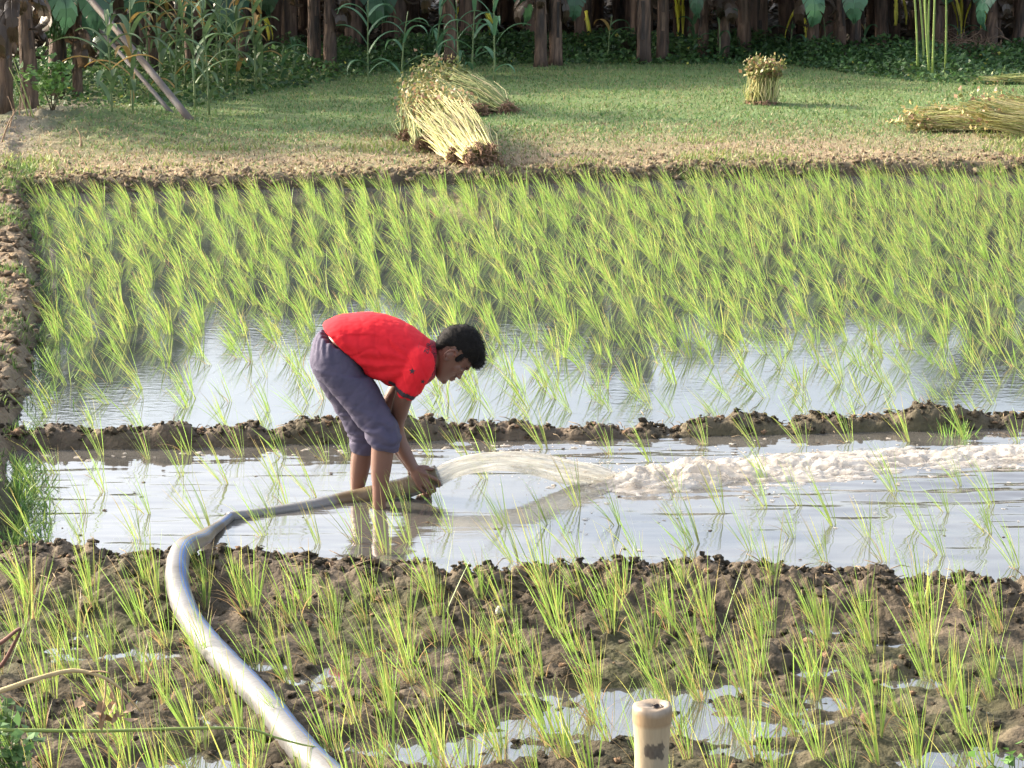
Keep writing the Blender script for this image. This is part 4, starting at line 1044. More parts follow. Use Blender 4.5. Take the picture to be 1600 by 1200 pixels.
# ------------------------------------------------------------------ bamboo post
d = 5.5; T0 = PV(1019, 1100, d); zc = d*cp+(H-T0.z)*sp; r0 = 31/(F/zc)
a = Acc(); nk = 120; bz = gz(T0.x, d)-.1
prof = [(0, 0, 0), (0, .10, 0), (0, .30, 0), (0, .42, 0)]
rings = [(.24, -.006), (.30, -.012), (.36, -.008), (.80, .0), (.94, -.003), (1.0, -.010), (1.01, -.022), (.985, -.034), (1.0, -.042), (.955, -.052), (.92, -.075), (.90, -.085), (.895, -.09), (.89, -.095), (.887, -.10), (.884, -.105), (.88, -.11), (.877, -.115), (.874, -.12), (.872, -.125), (.87, -.13), (.866, -.135), (.86, -.15), (.855, -.22), (.86, -.33), (.87, -.40), (.91, -.415), (.87, -.43), (.86, -.55), (.87, bz-T0.z)]
rings = [(.19, -.06), (.20, -.02)]+rings
rp_ = np.random.default_rng(8); V = []; Cb = []
for (f, z) in rings:
    for k in range(nk):
        an = 2*PI*k/nk; w = 1+.012*math.sin(3*an+1)+.008*math.sin(7*an); zz = z+(.0015*math.sin(2*an+.5)+.001*math.sin(5*an) if z > -.03 else 0)
        V.append((r0*f*w*math.cos(an)+.012*(f < .5), r0*f*w*math.sin(an)+.006*(f < .5), zz))
        c = np.array([.40, .32, .21])
        if f <= .24: c = np.array([.02, .012, .012])
        elif z > -.015: c = np.array([.27, .21, .15])*(.75+.5*float(vnoise(np.array([an*4]), np.array([f*9]), 6)[0]))
        elif z > -.045: c = np.array([.30, .21, .12])
        nz_ = float(vnoise(np.array([an*7]), np.array([z*90]), 4)[0]); fa_ = (math.sin(an) < -.3) and abs(z+.108) < .012+.014*nz_+.008*math.cos(an) and abs(math.cos(an)-.1) < .42+.3*nz_
        if fa_: c = np.array([.10, .08, .06])*(.8+.8*nz_)
        if math.cos(an) > .1 and z < -.1: c = c*np.array([.86, .9, .95])  # shade painted in: side away from the sun darker and bluer
        Cb.append(c*rp_.uniform(.93, 1.07))
Fs = [(i*nk+k, (i+1)*nk+k, (i+1)*nk+(k+1) % nk, i*nk+(k+1) % nk) for i in range(len(rings)-1) for k in range(nk)]
a.add(V, Fs, np.array(Cb)); c0 = a.n; a.add([(0.012, 0.006, -.06)], np.zeros((0, 3), int), np.array([[.02, .012, .012]])); a.F3.append(np.array([(c0, k, (k+1) % nk) for k in range(nk)]))
o = a.obj('bamboo_post', M['bamboo'], smooth=True); o.location = T0
tag(o, 'sawn-off pale bamboo post with dark smudge in the foreground', 'post')

# ------------------------------------------------------------------ stalks and weeds in the lower left and right corners
def stalk(name, pts, R, col, label, cat, mat='bark'):
    a = Acc(); P = catmull(pts, 6); add_tube(a, P, interp_list(R, 6), col, 7)
    return a, P, label, cat, name, mat
def fin(s): a, P, label, cat, name, mat = s; return tag(a.obj(name, M[mat], smooth=True), label, cat)
s1 = stalk('dry_vine', [PV(-60, 1100, 6.3), PV(0, 1080, 6.3), PV(60, 1060, 6.35), PV(115, 1048, 6.4), PV(160, 1058, 6.4), PV(190, 1078, 6.42), PV(220, 1112, 6.45)], [.0085, .008, .007, .0065, .005, .004, .002], (.42, .32, .16), 'dry tan vine arching in from the left frame edge', 'vine')
a = s1[0]
for q0, q1 in [((140, 1050), (172, 1052)), ((165, 1062), (160, 1110)), ((170, 1068), (185, 1118)), ((190, 1078), (188, 1125))]:
    add_tube(a, bez(PV(*q0, 6.4), PV((q0[0]+q1[0])/2+4, (q0[1]+q1[1])/2-4, 6.4), PV(*q1, 6.38), 5), [.004, .003, .003, .002, .001], (.34, .23, .13), 5)
rr = np.random.default_rng(2)
for q in [(128, 1098), (163, 1112), (186, 1122), (205, 1100), (176, 1100), (158, 1120)]:   # withered leaves
    Pq = np.array([PV(q[0]+rr.normal(0, 3), q[1]+rr.normal(0, 4), 6.4)[:] for _ in range(4)]); V_, F_ = leaf_quads(Pq, rr.uniform(.02, .05, 4), rr, 1.2); a.add(V_, F_, np.tile([.33, .22, .13], (len(V_), 1)))
fin(s1)
fin(stalk('plant_stalk', [PV(-50, 1141, 6.5), PV(25, 1141, 6.5), PV(160, 1142, 6.55), PV(300, 1138, 6.6), PV(385, 1139, 6.66), PV(430, 1152, 6.70), PV(470, 1163, 6.72), PV(498, 1168, 6.74)], [.006, .0058, .0052, .0045, .004, .0035, .003, .002], (.20, .26, .06), 'long thin green stem stretching across to the hose', 'stem', 'cane'))
fin(stalk('brown_twig', [PV(-40, 1025, 6.0), PV(0, 1005, 6.0), PV(26, 985, 6.0), PV(33, 982, 6.0)], [.007, .006, .005, .003], (.16, .08, .06), 'upper reddish brown twig at the left frame edge', 'twig'))
fin(stalk('brown_twig', [PV(-40, 1075, 6.0), PV(0, 1042, 6.0), PV(20, 1010, 6.0), PV(33, 984, 6.0)], [.007, .006, .005, .003], (.15, .07, .05), 'lower reddish brown twig crossing at the left frame edge', 'twig'))
def weed(cx_, cy_, d, w, h, n, seed, label, size=(.02, .05), colr=(.10, .19, .06)):
    r = np.random.default_rng(seed); b = PV(cx_, cy_, d); root = empty('leafy_weed', (b.x, b.y, gz(b.x, b.y))); tag(root, label, 'weed', 'leafy weeds in the lower corners')
    st = Acc(); fo = Acc(); P = []
    for k in range(7):
        tip = Vector((r.normal(0, w), r.normal(0, w*.5), h*r.uniform(.6, 1.1))); pth = bez((0, 0, 0), tip*.5+Vector((0, 0, .1*h)), tip, 8)
        add_tube(st, pth, [.004, .004, .003, .003, .002, .002, .002, .001], (.12, .16, .06), 5); P += [tuple(q) for q in pth[2:]]
    P = np.array(P)[r.integers(0, len(P), n)]+r.normal(0, .02, (n, 3)); V_, F_ = leaf_quads(P, r.uniform(*size, n), r, .5)
    fo.add(V_, F_, np.repeat(np.array(colr)*r.uniform(.6, 1.4, (n, 1)), 4, 0)); st.obj('stem', M['bark'], root); fo.obj('foliage', M['leaf'], root)
weed(12, 1165, 6.5, .07, .25, 170, 1, 'grey green leafy weed filling the lower left corner')
weed(8, 1090, 6.9, .05, .18, 70, 2, 'small leafy weed under the dry vine at left edge')
weed(1590, 1175, 6.5, .05, .14, 60, 3, 'small round-leaved weed at the lower right corner', (.02, .04), (.13, .26, .06))

# ------------------------------------------------------------------ the boy
def loft(rings):
    """closed surface through rings of equal vertex count"""
    n = len(rings[0]); V = [tuple(p) for r in rings for p in r]; Fs = []
    for i in range(len(rings)-1):
        for k in range(n): k2 = (k+1) % n; Fs.append((i*n+k, i*n+k2, (i+1)*n+k2, (i+1)*n+k))
    c0 = len(V)
    V.append(tuple(sum((Vector(p) for p in rings[0]), Vector())/n)); V.append(tuple(sum((Vector(p) for p in rings[-1]), Vector())/n))
    T = []
    for k in range(n): k2 = (k+1) % n; T.append((c0, k2, k)); T.append((c0+1, (len(rings)-1)*n+k, (len(rings)-1)*n+k2))
    return np.array(V), np.array(Fs), np.array(T)
def tb_ring(top, bot, hw, d, n=36, e=2.3):
    A = PV(top[0], top[1], d); B = PV(bot[0], bot[1], d); c = (A+B)/2; h = (A-B)/2; o = []
    for k in range(n):
        a = 2*PI*k/n; ca, sa = math.cos(a), math.sin(a)
        u_ = math.copysign(abs(ca)**(2/e), ca); v_ = math.copysign(abs(sa)**(2/e), sa)
        o.append(c+h*u_+Vector((0, -hw*v_, 0)))
    return o
def ring_interp(secs, k):
    """secs: (top, bot, hw, d) -> smooth rings"""
    A = np.array([[*s[0], *s[1], s[2], s[3]] for s in secs], float); n = len(A); out = []
    for i in range(n-1):
        p0, p1, p2, p3 = A[max(i-1, 0)], A[i], A[i+1], A[min(i+2, n-1)]
        for j in range(k):
            t = j/k; out.append(.5*(2*p1+(p2-p0)*t+(2*p0-5*p1+4*p2-p3)*t*t+(-p0+3*p1-3*p2+p3)*t**3))
    out.append(A[-1]); return [((q[0], q[1]), (q[2], q[3]), q[4], q[5]) for q in out]
def add_loft(acc, rings):
    V, q, t = loft(rings); n0 = acc.n; acc.add(V, q); acc.F3.append(t+n0)
def add_tb(acc, secs, k=4, e=2.3): add_loft(acc, [tb_ring(*s, e=e) for s in ring_interp(secs, k)])
def limb(acc, pts, n=6, seg_=20):
    """pts: (px,py,d,radius m)"""
    P = catmull([PV(a, b, c) for a, b, c, r in pts], n); R = interp_list([p[3] for p in pts], n)
    # rounded ends
    t0 = (P[0]-P[1]).normalized(); t1 = (P[-1]-P[-2]).normalized()
    P = [P[0]+t0*R[0]*.8, P[0]+t0*R[0]*.5]+P+[P[-1]+t1*R[-1]*.5, P[-1]+t1*R[-1]*.8]
    R = np.concatenate([[R[0]*.5, R[0]*.86], R, [R[-1]*.86, R[-1]*.5]])
    add_tube(acc, P, R, (1, 1, 1), seg_)
def ellip(acc, c, ax, rad):
    """ellipsoid with axes (3 unit vectors) and radii"""
    V = np.zeros_like(IV)
    for i in range(3): V += IV[:, i:i+1]*rad[i]*np.array(ax[i])[None, :]
    acc.add(V+np.array(c), IF)
def remeshed(acc, name, mat, voxel, smooth_it=4, fac=.5, disp=None):
    me = acc.mesh('tmp', None); o = bpy.data.objects.new('tmp', me); COL.objects.link(o)
    r = o.modifiers.new('r', 'REMESH'); r.mode = 'VOXEL'; r.voxel_size = voxel
    s = o.modifiers.new('s', 'SMOOTH'); s.iterations = smooth_it; s.factor = fac
    dg = bpy.context.evaluated_depsgraph_get(); dg.update()
    m2 = bpy.data.meshes.new_from_object(o.evaluated_get(dg)); bpy.data.objects.remove(o); bpy.data.meshes.remove(me)
    m2.name = name; m2.materials.clear(); m2.materials.append(mat)
    n = len(m2.vertices); co = np.zeros(n*3); m2.vertices.foreach_get('co', co); co = co.reshape(-1, 3)
    if disp is not None:
        nr = np.zeros(n*3); m2.vertices.foreach_get('normal', nr); nr = nr.reshape(-1, 3)
        co = co+nr*disp(co, nr)[:, None]; m2.vertices.foreach_set('co', co.ravel()); m2.update()
    m2.polygons.foreach_set('use_smooth', np.ones(len(m2.polygons), bool)); m2.update()
    return m2
S = 1/367.
boy = empty('person', (G(580, 790).x, 9.88, 0.0))
tag(boy, 'barefoot boy in red polo shirt and rolled trousers bending over to hold the hose', 'person')
BC = Vector(boy.location)
def attach(name, me, parent=boy):
    me.transform(Matrix.Translation(-BC)); o = mk_obj(name, me, parent); return o

# head coordinates: a towards the chin, f towards the face (photo pixels), y in metres across
HC = 9.90
def HD(a, f, y): return PV(712-.86*a+.51*f, 548+.51*a+.86*f, HC+y)
def HDv(a, f): 
    v_ = HD(a, f, 0)-HD(0, 0, 0); return v_.normalized()
ea, ef, ey = HDv(10, 0), HDv(0, 10), Vector((0, 1, 0))
def head_ring(a, fr_, bk, w, n=32, grow_=0.0, narrow=.22):
    o = []; c = (fr_+bk)/2; h = (fr_-bk)/2+grow_
    for k in range(n):
        t = 2*PI*k/n; ct, st = math.cos(t), math.sin(t); e = 2.25
        u_ = math.copysign(abs(ct)**(2/e), ct); v_ = math.copysign(abs(st)**(2/e), st)
        o.append(HD(a, c+h*u_, -(w+grow_)*S*v_*(1-narrow*max(0, u_)**2)))
    return o
B = Acc()
skull = [(-41, 6, -8, 9), (-38, 17, -17, 16), (-32, 26, -25, 22), (-22, 32, -33, 26), (-8, 33.5, -37, 28), (2, 34, -36, 28.5), (9, 32.5, -33, 28), (16, 32.5, -28, 26.5), (24, 33.5, -20, 24.5), (31, 33.5, -9, 22), (38, 33, 3, 18.5), (44, 30.5, 12, 13), (47, 26, 17, 8)]
add_loft(B, [head_ring(*q) for q in skull])
limb(B, [(652, 560, HC, .070), (668, 559, HC, .056), (684, 557, HC, .050), (699, 552, HC, .050)])      # neck
ellip(B, HD(-2.5, 32.0, 0), (ea, ef, ey), (.012, .010, .050))                                               # brow
ellip(B, HD(10.5, 34.5, 0), (ea*.94+ef*.34, ef, ey), (.021, .011, .0095))                                     # nose bridge
ellip(B, HD(16.0, 38.0, 0), (ea, ef, ey), (.0105, .012, .0125))                                             # nose tip
for s in (-1, 1):
    ellip(B, HD(17.5, 35.5, s*.0135), (ea, ef, ey), (.008, .009, .0075))
    ellip(B, HD(13, 24, s*.047), (ea, ef, ey), (.024, .018, .016))
ellip(B, HD(24.6, 35.4, 0), (ea, ef, ey), (.0062, .0105, .022)); ellip(B, HD(29.0, 34.8, 0), (ea, ef, ey), (.0068, .0105, .020))
ellip(B, HD(39.5, 32, 0), (ea, ef, ey), (.015, .012, .020))
for s in (-1, 1):                                                                                           # ears
    rim = []
    for k in range(13):
        t = -1.0+k/12*4.6; rim.append(HD(11-10.5*math.cos(t)*1.0, 3.0-7*math.sin(t)-1.2, s*(.084+.012*max(0, math.sin(t)))))
    add_tube(B, rim, [.0052]*13, (1, 1, 1), 8)
    ellip(B, HD(11.5, 2.6, s*.077), (ea, ef, ey), (.020, .013, .0055)); ellip(B, HD(20, 4.2, s*.078), (ea, ef, ey), (.007, .006, .005))
add_tb(B, [((512, 520), (556, 552), .13, 9.90), ((542, 498), (570, 570), .135, 9.90), ((582, 496), (592, 586), .14, 9.90), ((620, 506), (614, 592), .15, 9.90), ((648, 522), (642, 592), .14, 9.90), ((664, 536), (660, 588), .10, 9.90)])
add_tb(B, [((510, 528), (548, 552), .12, 9.90), ((500, 550), (552, 566), .12, 9.90), ((508, 576), (560, 586), .11, 9.90)])
# legs
limb(B, [(532, 572, 9.83, .060), (562, 620, 9.82, .058), (592, 668, 9.79, .052), (598, 690, 9.78, .050), (597, 712, 9.775, .0475), (595, 735, 9.77, .044), (594, 760, 9.765, .034), (592.5, 783, 9.76, .0285), (592, 800, 9.76, .030), (592, 818, 9.76, .033)])
limb(B, [(592, 815, 9.76, .034), (604, 822, 9.74, .036), (622, 828, 9.72, .030), (636, 831, 9.71, .02)])
limb(B, [(528, 578, 9.97, .055), (552, 628, 9.98, .050), (568, 672, 10.0, .046), (567, 700, 10.0, .046), (564, 720, 10.0, .046), (561, 742, 10.0, .040), (558.5, 762, 10.0, .031), (558, 778, 10.0, .029), (558, 795, 10.0, .032)])
limb(B, [(558, 790, 10.0, .033), (570, 797, 10.0, .036), (590, 803, 10.0, .029), (602, 806, 10.0, .02)])
# arms
limb(B, [(652, 568, 9.77, .050), (641, 592, 9.775, .046), (632, 615, 9.80, .0405), (625, 640, 9.85, .038), (619, 664, 9.90, .034), (622, 684, 9.905, .034), (632, 706, 9.90, .0315), (641, 722, 9.89, .0255), (648, 734, 9.883, .0215)])
limb(B, [(648, 568, 10.03, .050), (632, 592, 10.03, .044), (617, 615, 10.02, .039), (608, 640, 10.02, .036), (606, 660, 10.02, .033), (616, 690, 10.01, .031), (632, 715, 10.0, .025), (644, 733, 9.99, .021)])
# near hand: palm with knuckles, thumb over the top, four fingers round the side of the hose
for (q0, q1) in (((646, 732), (667, 742)), ((646, 735), (664, 748)), ((645, 737), (660, 754)), ((645, 738), (655, 759))):
    limb(B, [(q0[0], q0[1], 9.880, .015), ((q0[0]+q1[0])/2, (q0[1]+q1[1])/2, 9.868, .0135), (q1[0], q1[1], 9.866, .0105)], 4, 14)
def finger(pts, r): limb(B, [(a, b, c, r*(1-.16*i/(len(pts)-1))) for i, (a, b, c) in enumerate(pts)], 5, 12)
finger([(667, 742, 9.868), (675, 746, 9.863), (683, 750, 9.868), (686.5, 755, 9.876), (686, 760, 9.884)], .0092)
finger([(664, 748, 9.864), (671, 755, 9.860), (677, 761, 9.867), (679.5, 766, 9.880), (678, 768, 9.893)], .0094)
finger([(660, 754, 9.864), (666, 761, 9.861), (671, 767, 9.870), (672.5, 771, 9.885), (671, 772, 9.898)], .0090)
finger([(655, 759, 9.866), (659, 765, 9.865), (663, 770, 9.875), (664, 773, 9.888), (663, 773.5, 9.90)], .0082)
limb(B, [(648, 734, 9.886, .014), (656, 731.5, 9.884, .0125), (664, 732.0, 9.888, .0100), (671, 733.0, 9.895, .0092), (675, 733.5, 9.90, .0080)], 4, 14)
# far hand: on the other side of the hose, fingers reaching under it
for (q0, q1) in (((644, 733), (664, 741)), ((643, 736), (660, 748)), ((642, 738), (655, 755)), ((642, 740), (650, 760))):
    limb(B, [(q0[0], q0[1], 9.985, .015), ((q0[0]+q1[0])/2, (q0[1]+q1[1])/2, 9.992, .0135), (q1[0], q1[1], 9.990, .011)], 4, 14)
for i, (x, y) in enumerate([(664, 741), (660, 748), (655, 755), (650, 760)]):
    finger([(x, y, 9.990), (x+5, y+9, 9.990), (x+8, y+17-i, 9.975), (x+8, 774+i*.6, 9.955), (x+6, 775+i*.6, 9.938)], .0088)
limb(B, [(646, 734, 9.98, .013), (656, 730, 9.972, .011), (664, 729.5, 9.96, .0095), (670, 731, 9.95, .008)], 4, 14)
body = attach('body', remeshed(B, 'body', M['skin'], .0042, 4, .45))
for s in (-1, 1):
    e_ = Acc(); ellip(e_, HD(5.5, 29.6, s*.031), (ea, ef, ey), (.0095, .0095, .012)); attach('eye', e_.mesh('eye', M['eye'], True))
    e_ = Acc(); ellip(e_, HD(4.6, 30.3, s*.031), (ea, ef, ey), (.0088, .0098, .0135)); attach('eyelid', e_.mesh('eyelid', M['skin'], True))
    e_ = Acc(); rb = np.random.default_rng(3)
    for i in range(70):
        f_ = rb.uniform(-1, 1); b0 = HD(-1.2+.8*f_*f_-rb.uniform(0, 1.6), 35.6-4.6*(abs(f_+.2))**1.6, s*(.028+.018*f_)); add_tube(e_, [b0, b0+ef*.002+ey*s*.006], [.0008, .0003], (.02, .015, .012), 3, False)
    attach('eyebrow', e_.mesh('eyebrow', M['hair']))

# hair
Hh = Acc()
hs = [(-44, 8, -10, 10), (-41, 21, -20, 18), (-35, 31, -28, 24.5), (-24, 38, -35.5, 28.5), (-14, 37, -39, 30), (-9, 33, -40, 30.4), (-4, 26, -39.5, 30.6), (1, 18, -38.5, 30.4), (6, 8, -37, 29.8), (10, -1, -35, 29.2), (15, -4, -31.5, 27.5), (20, -8, -28, 25), (24, -13, -24, 20)]
add_loft(Hh, [head_ring(*q, grow_=-1.9, narrow=.10) for q in hs])
ellip(Hh, HD(-20, 34, 0), (ea, ef, ey), (.028, .017, .058))
for s in (-1, 1): ellip(Hh, HD(1, 13, s*.071), (ea, ef, ey), (.022, .014, .007))
def hdisp(co, nr): return .004*fbm(co[:, 0]*70+co[:, 1]*45, co[:, 2]*70, 5, 3)
hair_me = remeshed(Hh, 'hair', M['hair'], .004, 3, .5, hdisp)
n = len(hair_me.vertices); co = np.zeros(n*3); hair_me.vertices.foreach_get('co', co); co = co.reshape(-1, 3)
nr = np.zeros(n*3); hair_me.vertices.foreach_get('normal', nr); nr = nr.reshape(-1, 3)
rh = np.random.default_rng(6); pk = rh.integers(0, n, 9000); b0 = co[pk]+rh.normal(0, .002, (9000, 3)); flow = np.array(ef)*.75-np.array(ea)*.25
dv = nr[pk]*rh.uniform(.15, .55, (9000, 1))+flow*.7+rh.normal(0, .28, (9000, 3)); dv /= np.linalg.norm(dv, axis=1)[:, None]
Lh = rh.uniform(.005, .014, (9000, 1))*(1+.7*(((b0-np.array(HD(-22, 36, 0)))**2).sum(1)[:, None] < .045**2)); sd = np.cross(dv, rh.normal(0, 1, (9000, 3))); sd /= np.linalg.norm(sd, axis=1)[:, None]
Vh = np.stack([b0+sd*.0007, b0-sd*.0007, b0+dv*Lh], 1).reshape(-1, 3); k = np.arange(9000)*3
strand = mk_mesh('strands', Vh, np.stack([k, k+1, k+2], 1), M['hair'])
hair = attach('hair', hair_me); strand.transform(Matrix.Translation(-BC)); so = mk_obj('strands', strand, hair)

# shirt
Sh = Acc()
add_tb(Sh, [((503, 507), (566, 562), .150, 9.90), ((508, 502), (568, 564), .152, 9.90), ((538, 492), (574, 580), .155, 9.90), ((580, 488.5), (588, 592), .158, 9.90), ((618, 498), (610, 600), .166, 9.90), ((640, 509), (634, 604), .170, 9.90), ((656, 520), (648, 602), .155, 9.90), ((669, 530), (664, 598), .118, 9.90), ((676, 534), (671, 594), .09, 9.90)])
for dd, e_ in ((9.775, 9.755), (10.025, 10.04)):
    s_ = -1 if dd < 9.9 else 1
    limb(Sh, [(640, 562, 9.90+s_*.10, .065), (655, 566, 9.90+s_*.125, .068), (650, 582, 9.90+s_*.135, .064), (644, 595, dd, .059), (636.5, 607.5, dd, .053)], 6, 24)
def sdisp(co, nr):
    x, y, z = co[:, 0], co[:, 1], co[:, 2]; o = PV(655, 570, 9.77); dx, dz = x-o.x, z-o.z
    an = np.arctan2(dz, dx); rd = np.hypot(dx, dz)
    w = np.sin(an*17+4*fbm(x*9, z*9, 3, 2)+y*9)*np.clip(rd*5, 0, 1)*.0045*(.25+1.4*vnoise(x*9+3, z*9, 8))
    w = w+np.sin((x*.85+z*.35)*95+3*fbm(x*7, z*7, 11, 2))*.0034*sstep(-.05, -.30, dx)*vnoise(x*7, z*7+y*5, 31)
    low = (nr[:, 2] < .5)
    c1 = np.abs(np.sin(an*9+2.4*fbm(x*7, z*7, 63, 2)+y*6)); w = w-.006*(1-c1)**5*sstep(.06, .16, rd)*vnoise(x*6+2, z*6, 64)
    c2 = np.abs(np.sin((x*.95+z*.25)*52+2.2*fbm(x*6, z*6+y*4, 65, 2))); w = w-.005*(1-c2)**5*vnoise(x*5+9, z*5, 66)
    return w*np.where(low, 1, .35)+.0016*fbm(x*45, z*45+y*40, 12, 2)
shirt_me = remeshed(Sh, 'shirt', M['shirt'], .0052, 5, .5, sdisp)
n = len(shirt_me.vertices); co = np.zeros(n*3); shirt_me.vertices.foreach_get('co', co); co = co.reshape(-1, 3)
nr = np.zeros(n*3); shirt_me.vertices.foreach_get('normal', nr); nr = nr.reshape(-1, 3)
bvh = BVHTree.FromPolygons([tuple(c) for c in co], [tuple(p.vertices) for p in shirt_me.polygons])
def on_shirt(px, py, off=.0022, tree=None):
    r = ray(px, py).normalized(); hit = (tree or bvh).ray_cast(Vector((0, 0, H)), r)
    if hit[0] is None: return None
    return hit[0]+(hit[1]*off if hit[1].dot(r) < 0 else -hit[1]*off)
shirt_polys = [tuple(p.vertices) for p in shirt_me.polygons]; shirt_co = co.copy(); shirt_nr = nr.copy()
shirt = attach('shirt', shirt_me)
def patch(name, cond, mat, off, parent):
    cen = np.array([shirt_co[list(p)].mean(0) for p in shirt_polys]); k = np.where(cond(cen))[0]
    if not len(k): return
    fs = [shirt_polys[i] for i in k]; used = sorted(set(v_ for f in fs for v_ in f)); mp = {v_: i for i, v_ in enumerate(used)}
    V = shirt_co[used]+shirt_nr[used]*off-np.array(BC); F4 = np.array([[mp[v_] for v_ in f] for f in fs if len(f) == 4])
    return mk_obj(name, mk_mesh(name, V, F4, mat, smooth=True), parent)
for s_, dd in ((-1, 9.775), (1, 10.025)):
    A_ = PV(650, 582, 9.90+s_*.135); E_ = PV(636.5, 607.5, dd); ax_ = np.array((E_-A_).normalized()); e0 = np.array(E_)
    def cnd(c, s_=s_, ax_=ax_, e0=e0):
        t = (c-e0)@ax_; rd = np.linalg.norm((c-e0)-np.outer(t, ax_), axis=1)
        return (t > .004) & (t < .024) & (rd < .085) & (rd > .025) & ((c[:, 1]-9.9)*s_ > .03)
    patch('sleeve_band', cnd, M['black_print'], .0015, shirt)
def proj(name, polys, mat, parent, off=.0022, tree=None):
    a = Acc()
    for poly in polys:
        P_ = [on_shirt(x, y, off, tree) for x, y in poly]
        if any(p is None for p in P_): continue
        c = [(sum(x for x, y in poly)/len(poly)), (sum(y for x, y in poly)/len(poly))]; cc_ = on_shirt(c[0], c[1], off, tree)
        V_ = [tuple(p-BC) for p in P_]+[tuple(cc_-BC)]; m_ = len(poly); a.add(V_, [(i, (i+1) % m_, m_) for i in range(m_)])
    if a.n: return a.obj(name, mat, parent)
def star(cx_, cy_, r, rot=0):
    o = []
    for k in range(10):
        q = rot+PI*k/5-PI/2; rr = r if k % 2 == 0 else r*.42; o.append((cx_+rr*math.cos(q), cy_+rr*math.sin(q)))
    return [o]
proj('star_print', star(644.5, 580, 5.6, .1), M['black_print'], shirt)
proj('star_print', star(660.5, 596, 4.0, .3), M['black_print'], shirt)
# lettering by the collar, set down as short strokes on the cloth
def strokes(cx_, cy_, ang, sc, letters):
    G_ = {'Z': [((0, 1), (.7, 1)), ((.7, 1), (0, 0)), ((0, 0), (.75, 0))], 'U': [((0, 1), (0, .2)), ((0, .2), (.3, 0)), ((.3, 0), (.6, .2)), ((.6, .2), (.6, 1))],
          'R': [((0, 0), (0, 1)), ((0, 1), (.55, .9)), ((.55, .9), (.5, .5)), ((.5, .5), (0, .45)), ((.2, .45), (.65, 0))], '-': [((0, .5), (.5, .45))]}
    o = []; x = 0; ca, sa = math.cos(ang), math.sin(ang)
    for L_ in letters:
        for (a_, b_), (c_, d_) in G_[L_]:
            p = np.array([a_+x, -b_])*sc; q = np.array([c_+x, -d_])*sc; t = q-p; t /= np.linalg.norm(t); nn = np.array([-t[1], t[0]])*.62*sc/7
            quad = [p+nn, q+nn, q-nn, p-nn]; o.append([(cx_+v_[0]*ca-v_[1]*sa, cy_+v_[0]*sa+v_[1]*ca) for v_ in quad])
        x += 1.0
    return o
proj('lettering', strokes(668, 553, -1.25, 6.0, 'ZUR'), M['black_print'], shirt)
proj('lettering', strokes(655, 545, -1.45, 2.6, '----'), M['black_print'], shirt)
M['collar'] = new_mat('collar_knit', (.10, .012, .020), .85, .5, 160, base2=(.30, .015, .03))
Cl = Acc(); add_tb(Cl, [((672, 531), (664, 601), .090, 9.90), ((677, 533), (671, 597), .084, 9.90), ((684, 537), (680, 589), .070, 9.90)], 3)
mecol = Cl.mesh('collar', M['collar'], True); attach('collar', mecol, shirt)

# trousers
Tr = Acc()
add_tb(Tr, [((500, 518), (561, 551), .142, 9.90), ((491, 532), (568, 560), .150, 9.90), ((484, 556), (574, 576), .158, 9.90), ((487, 574), (580, 590), .158, 9.90), ((494, 586), (583, 598), .15, 9.90)])
add_tb(Tr, [((487, 572), (580, 588), .088, 9.825), ((505, 597), (592, 606), .088, 9.82), ((529, 626), (604, 631), .082, 9.81), ((549, 650), (615, 651), .076, 9.795), ((565, 671), (623, 668), .073, 9.785), ((573, 682), (627, 680), .074, 9.78), ((577, 692), (625, 694), .070, 9.78), ((579, 697), (622, 701), .062, 9.78)])
add_tb(Tr, [((487, 574), (575, 592), .088, 9.975), ((499, 600), (570, 612), .085, 9.98), ((516, 628), (580, 636), .078, 9.99), ((532, 655), (588, 660), .072, 10.0), ((544, 680), (592, 682), .068, 10.0), ((549, 692), (590, 695), .066, 10.0), ((549, 705), (584, 710), .058, 10.0)])
# rolled cuffs
for secs in ([((570, 681), (626, 676), .072, 9.782), ((574, 687), (626, 684), .073, 9.78), ((575, 693), (625, 692), .071, 9.78)], [((578, 694), (625, 701), .066, 9.78), ((580, 698), (622, 705), .062, 9.78)],
             [((545, 688), (590, 690), .070, 10.0), ((547, 697), (590, 699), .071, 10.0), ((549, 704), (584, 708), .065, 10.0)]): add_tb(Tr, secs, 2)
def tdisp(co, nr):
    x, y, z = co[:, 0], co[:, 1], co[:, 2]; k_ = PV(598, 672, 9.79)
    cuff = np.exp(-((z-k_.z)/.085)**2)
    w = np.sin((z*.8-x*.75)*75+3.5*fbm(x*8, z*8+y*6, 4, 2))*.0004*(.25+1.2*vnoise(x*6, z*6+y*8, 7))
    w = w+cuff*.0045*np.sin(z*150+x*55+6*fbm(x*12+y*9, z*14, 14, 2))
    cr_ = np.abs(np.sin((z*.55-x*.85)*48+2.6*fbm(x*6, z*6+y*5, 44, 2))); w = w-.0028*(1-cr_)**5*vnoise(x*5+1, z*5+y*6, 47)
    cr_ = np.abs(np.sin((z*.95-x*.2)*62+3*fbm(x*7, z*7+y*5, 54, 2))); w = w-.0022*(1-cr_)**5*vnoise(x*4+7, z*6+y*6, 57)
    hip = PV(512, 530, 9.9); w = w+.004*np.sin((x*.9-y*.6)*170+z*40)*np.exp(-((z-hip.z)/.045)**2)
    return w+.0018*fbm(x*40, z*40+y*35, 15, 2)
trm = remeshed(Tr, 'trousers', M['trouser'], .0055, 5, .5, tdisp)
n = len(trm.vertices); co = np.zeros(n*3); trm.vertices.foreach_get('co', co); co = co.reshape(-1, 3)
tb = BVHTree.FromPolygons([tuple(c) for c in co], [tuple(p.vertices) for p in trm.polygons])
trousers = attach('trousers', trm)
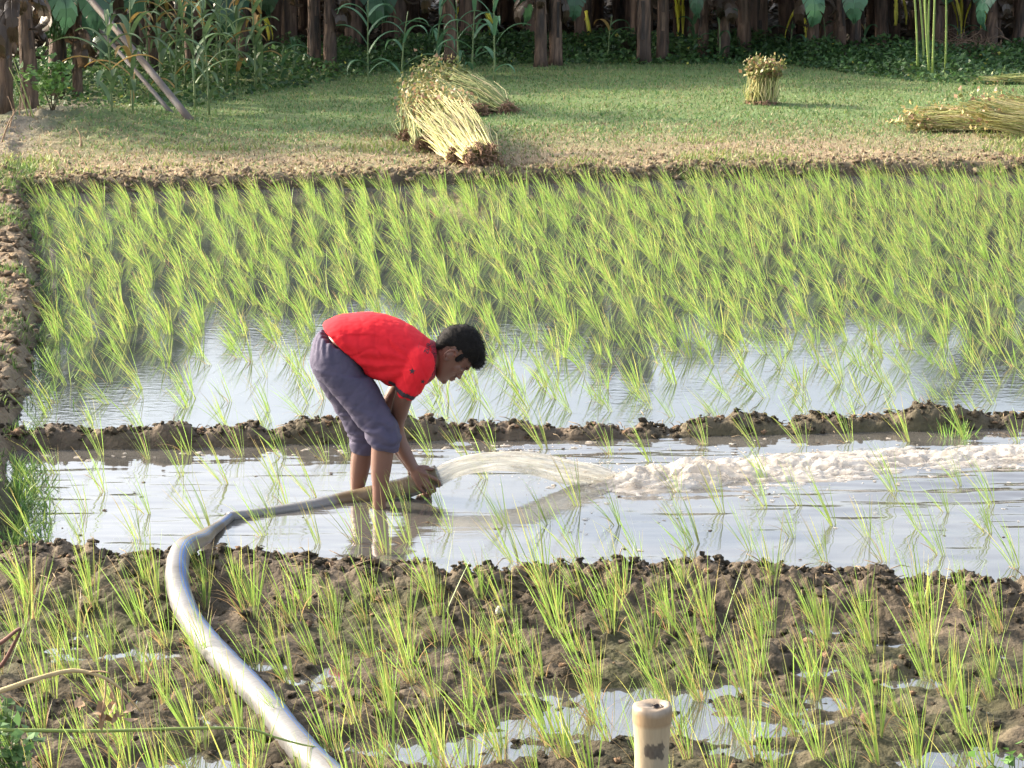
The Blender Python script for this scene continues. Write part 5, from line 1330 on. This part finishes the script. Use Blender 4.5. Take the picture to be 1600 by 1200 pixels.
pl = [(545, 542), (549, 541.5), (554, 545), (558, 550), (559, 556), (556, 554), (552, 548), (548, 545)]
proj('pocket_lining', [pl], M['white_cloth'], trousers, .004, tb)

# ------------------------------------------------------------------ sun, sky, camera
SUN_AZ = math.atan2(.40, -.92)          # towards the sun, left and a little behind the boy
SUN_EL = math.radians(26)
sd_ = Vector((math.cos(SUN_AZ)*math.cos(SUN_EL), math.sin(SUN_AZ)*math.cos(SUN_EL), math.sin(SUN_EL)))
sun = bpy.data.lights.new('sun', 'SUN'); sun.energy = 3.0; sun.angle = math.radians(2.5); sun.color = (1, .86, .66)
so = bpy.data.objects.new('sun', sun); COL.objects.link(so); so.rotation_euler = sd_.to_track_quat('Z', 'Y').to_euler()
w = bpy.data.worlds.new('World'); scene.world = w; w.use_nodes = True; nt = w.node_tree; nt.nodes.clear()
out = nt.nodes.new('ShaderNodeOutputWorld'); bg = nt.nodes.new('ShaderNodeBackground'); sky = nt.nodes.new('ShaderNodeTexSky')
sky.sky_type = 'NISHITA'; sky.sun_disc = False; sky.sun_elevation = SUN_EL; sky.sun_rotation = PI/2-SUN_AZ
sky.air_density = 1.0; sky.dust_density = 5.0; sky.ozone_density = 1.2
hs = nt.nodes.new('ShaderNodeHueSaturation'); hs.inputs['Saturation'].default_value = .6; hs.inputs['Value'].default_value = 1.05; nt.links.new(sky.outputs[0], hs.inputs['Color']); nt.links.new(hs.outputs[0], bg.inputs[0]); bg.inputs[1].default_value = .15; nt.links.new(bg.outputs[0], out.inputs[0])
cam = bpy.data.cameras.new('camera'); co_ = bpy.data.objects.new('camera', cam); COL.objects.link(co_)
cam.sensor_width = 36; cam.lens = F/1600*36; cam.clip_end = 3000; co_.location = (0, 0, H); co_.rotation_euler = (PI/2-PITCH, 0, 0)
scene.camera = co_
scene.render.engine = 'CYCLES'
scene.view_settings.view_transform = 'Standard'; scene.view_settings.look = 'None'; scene.view_settings.exposure = 1.78; scene.view_settings.gamma = 1
scene.cycles.max_bounces = 8; scene.cycles.transparent_max_bounces = 12
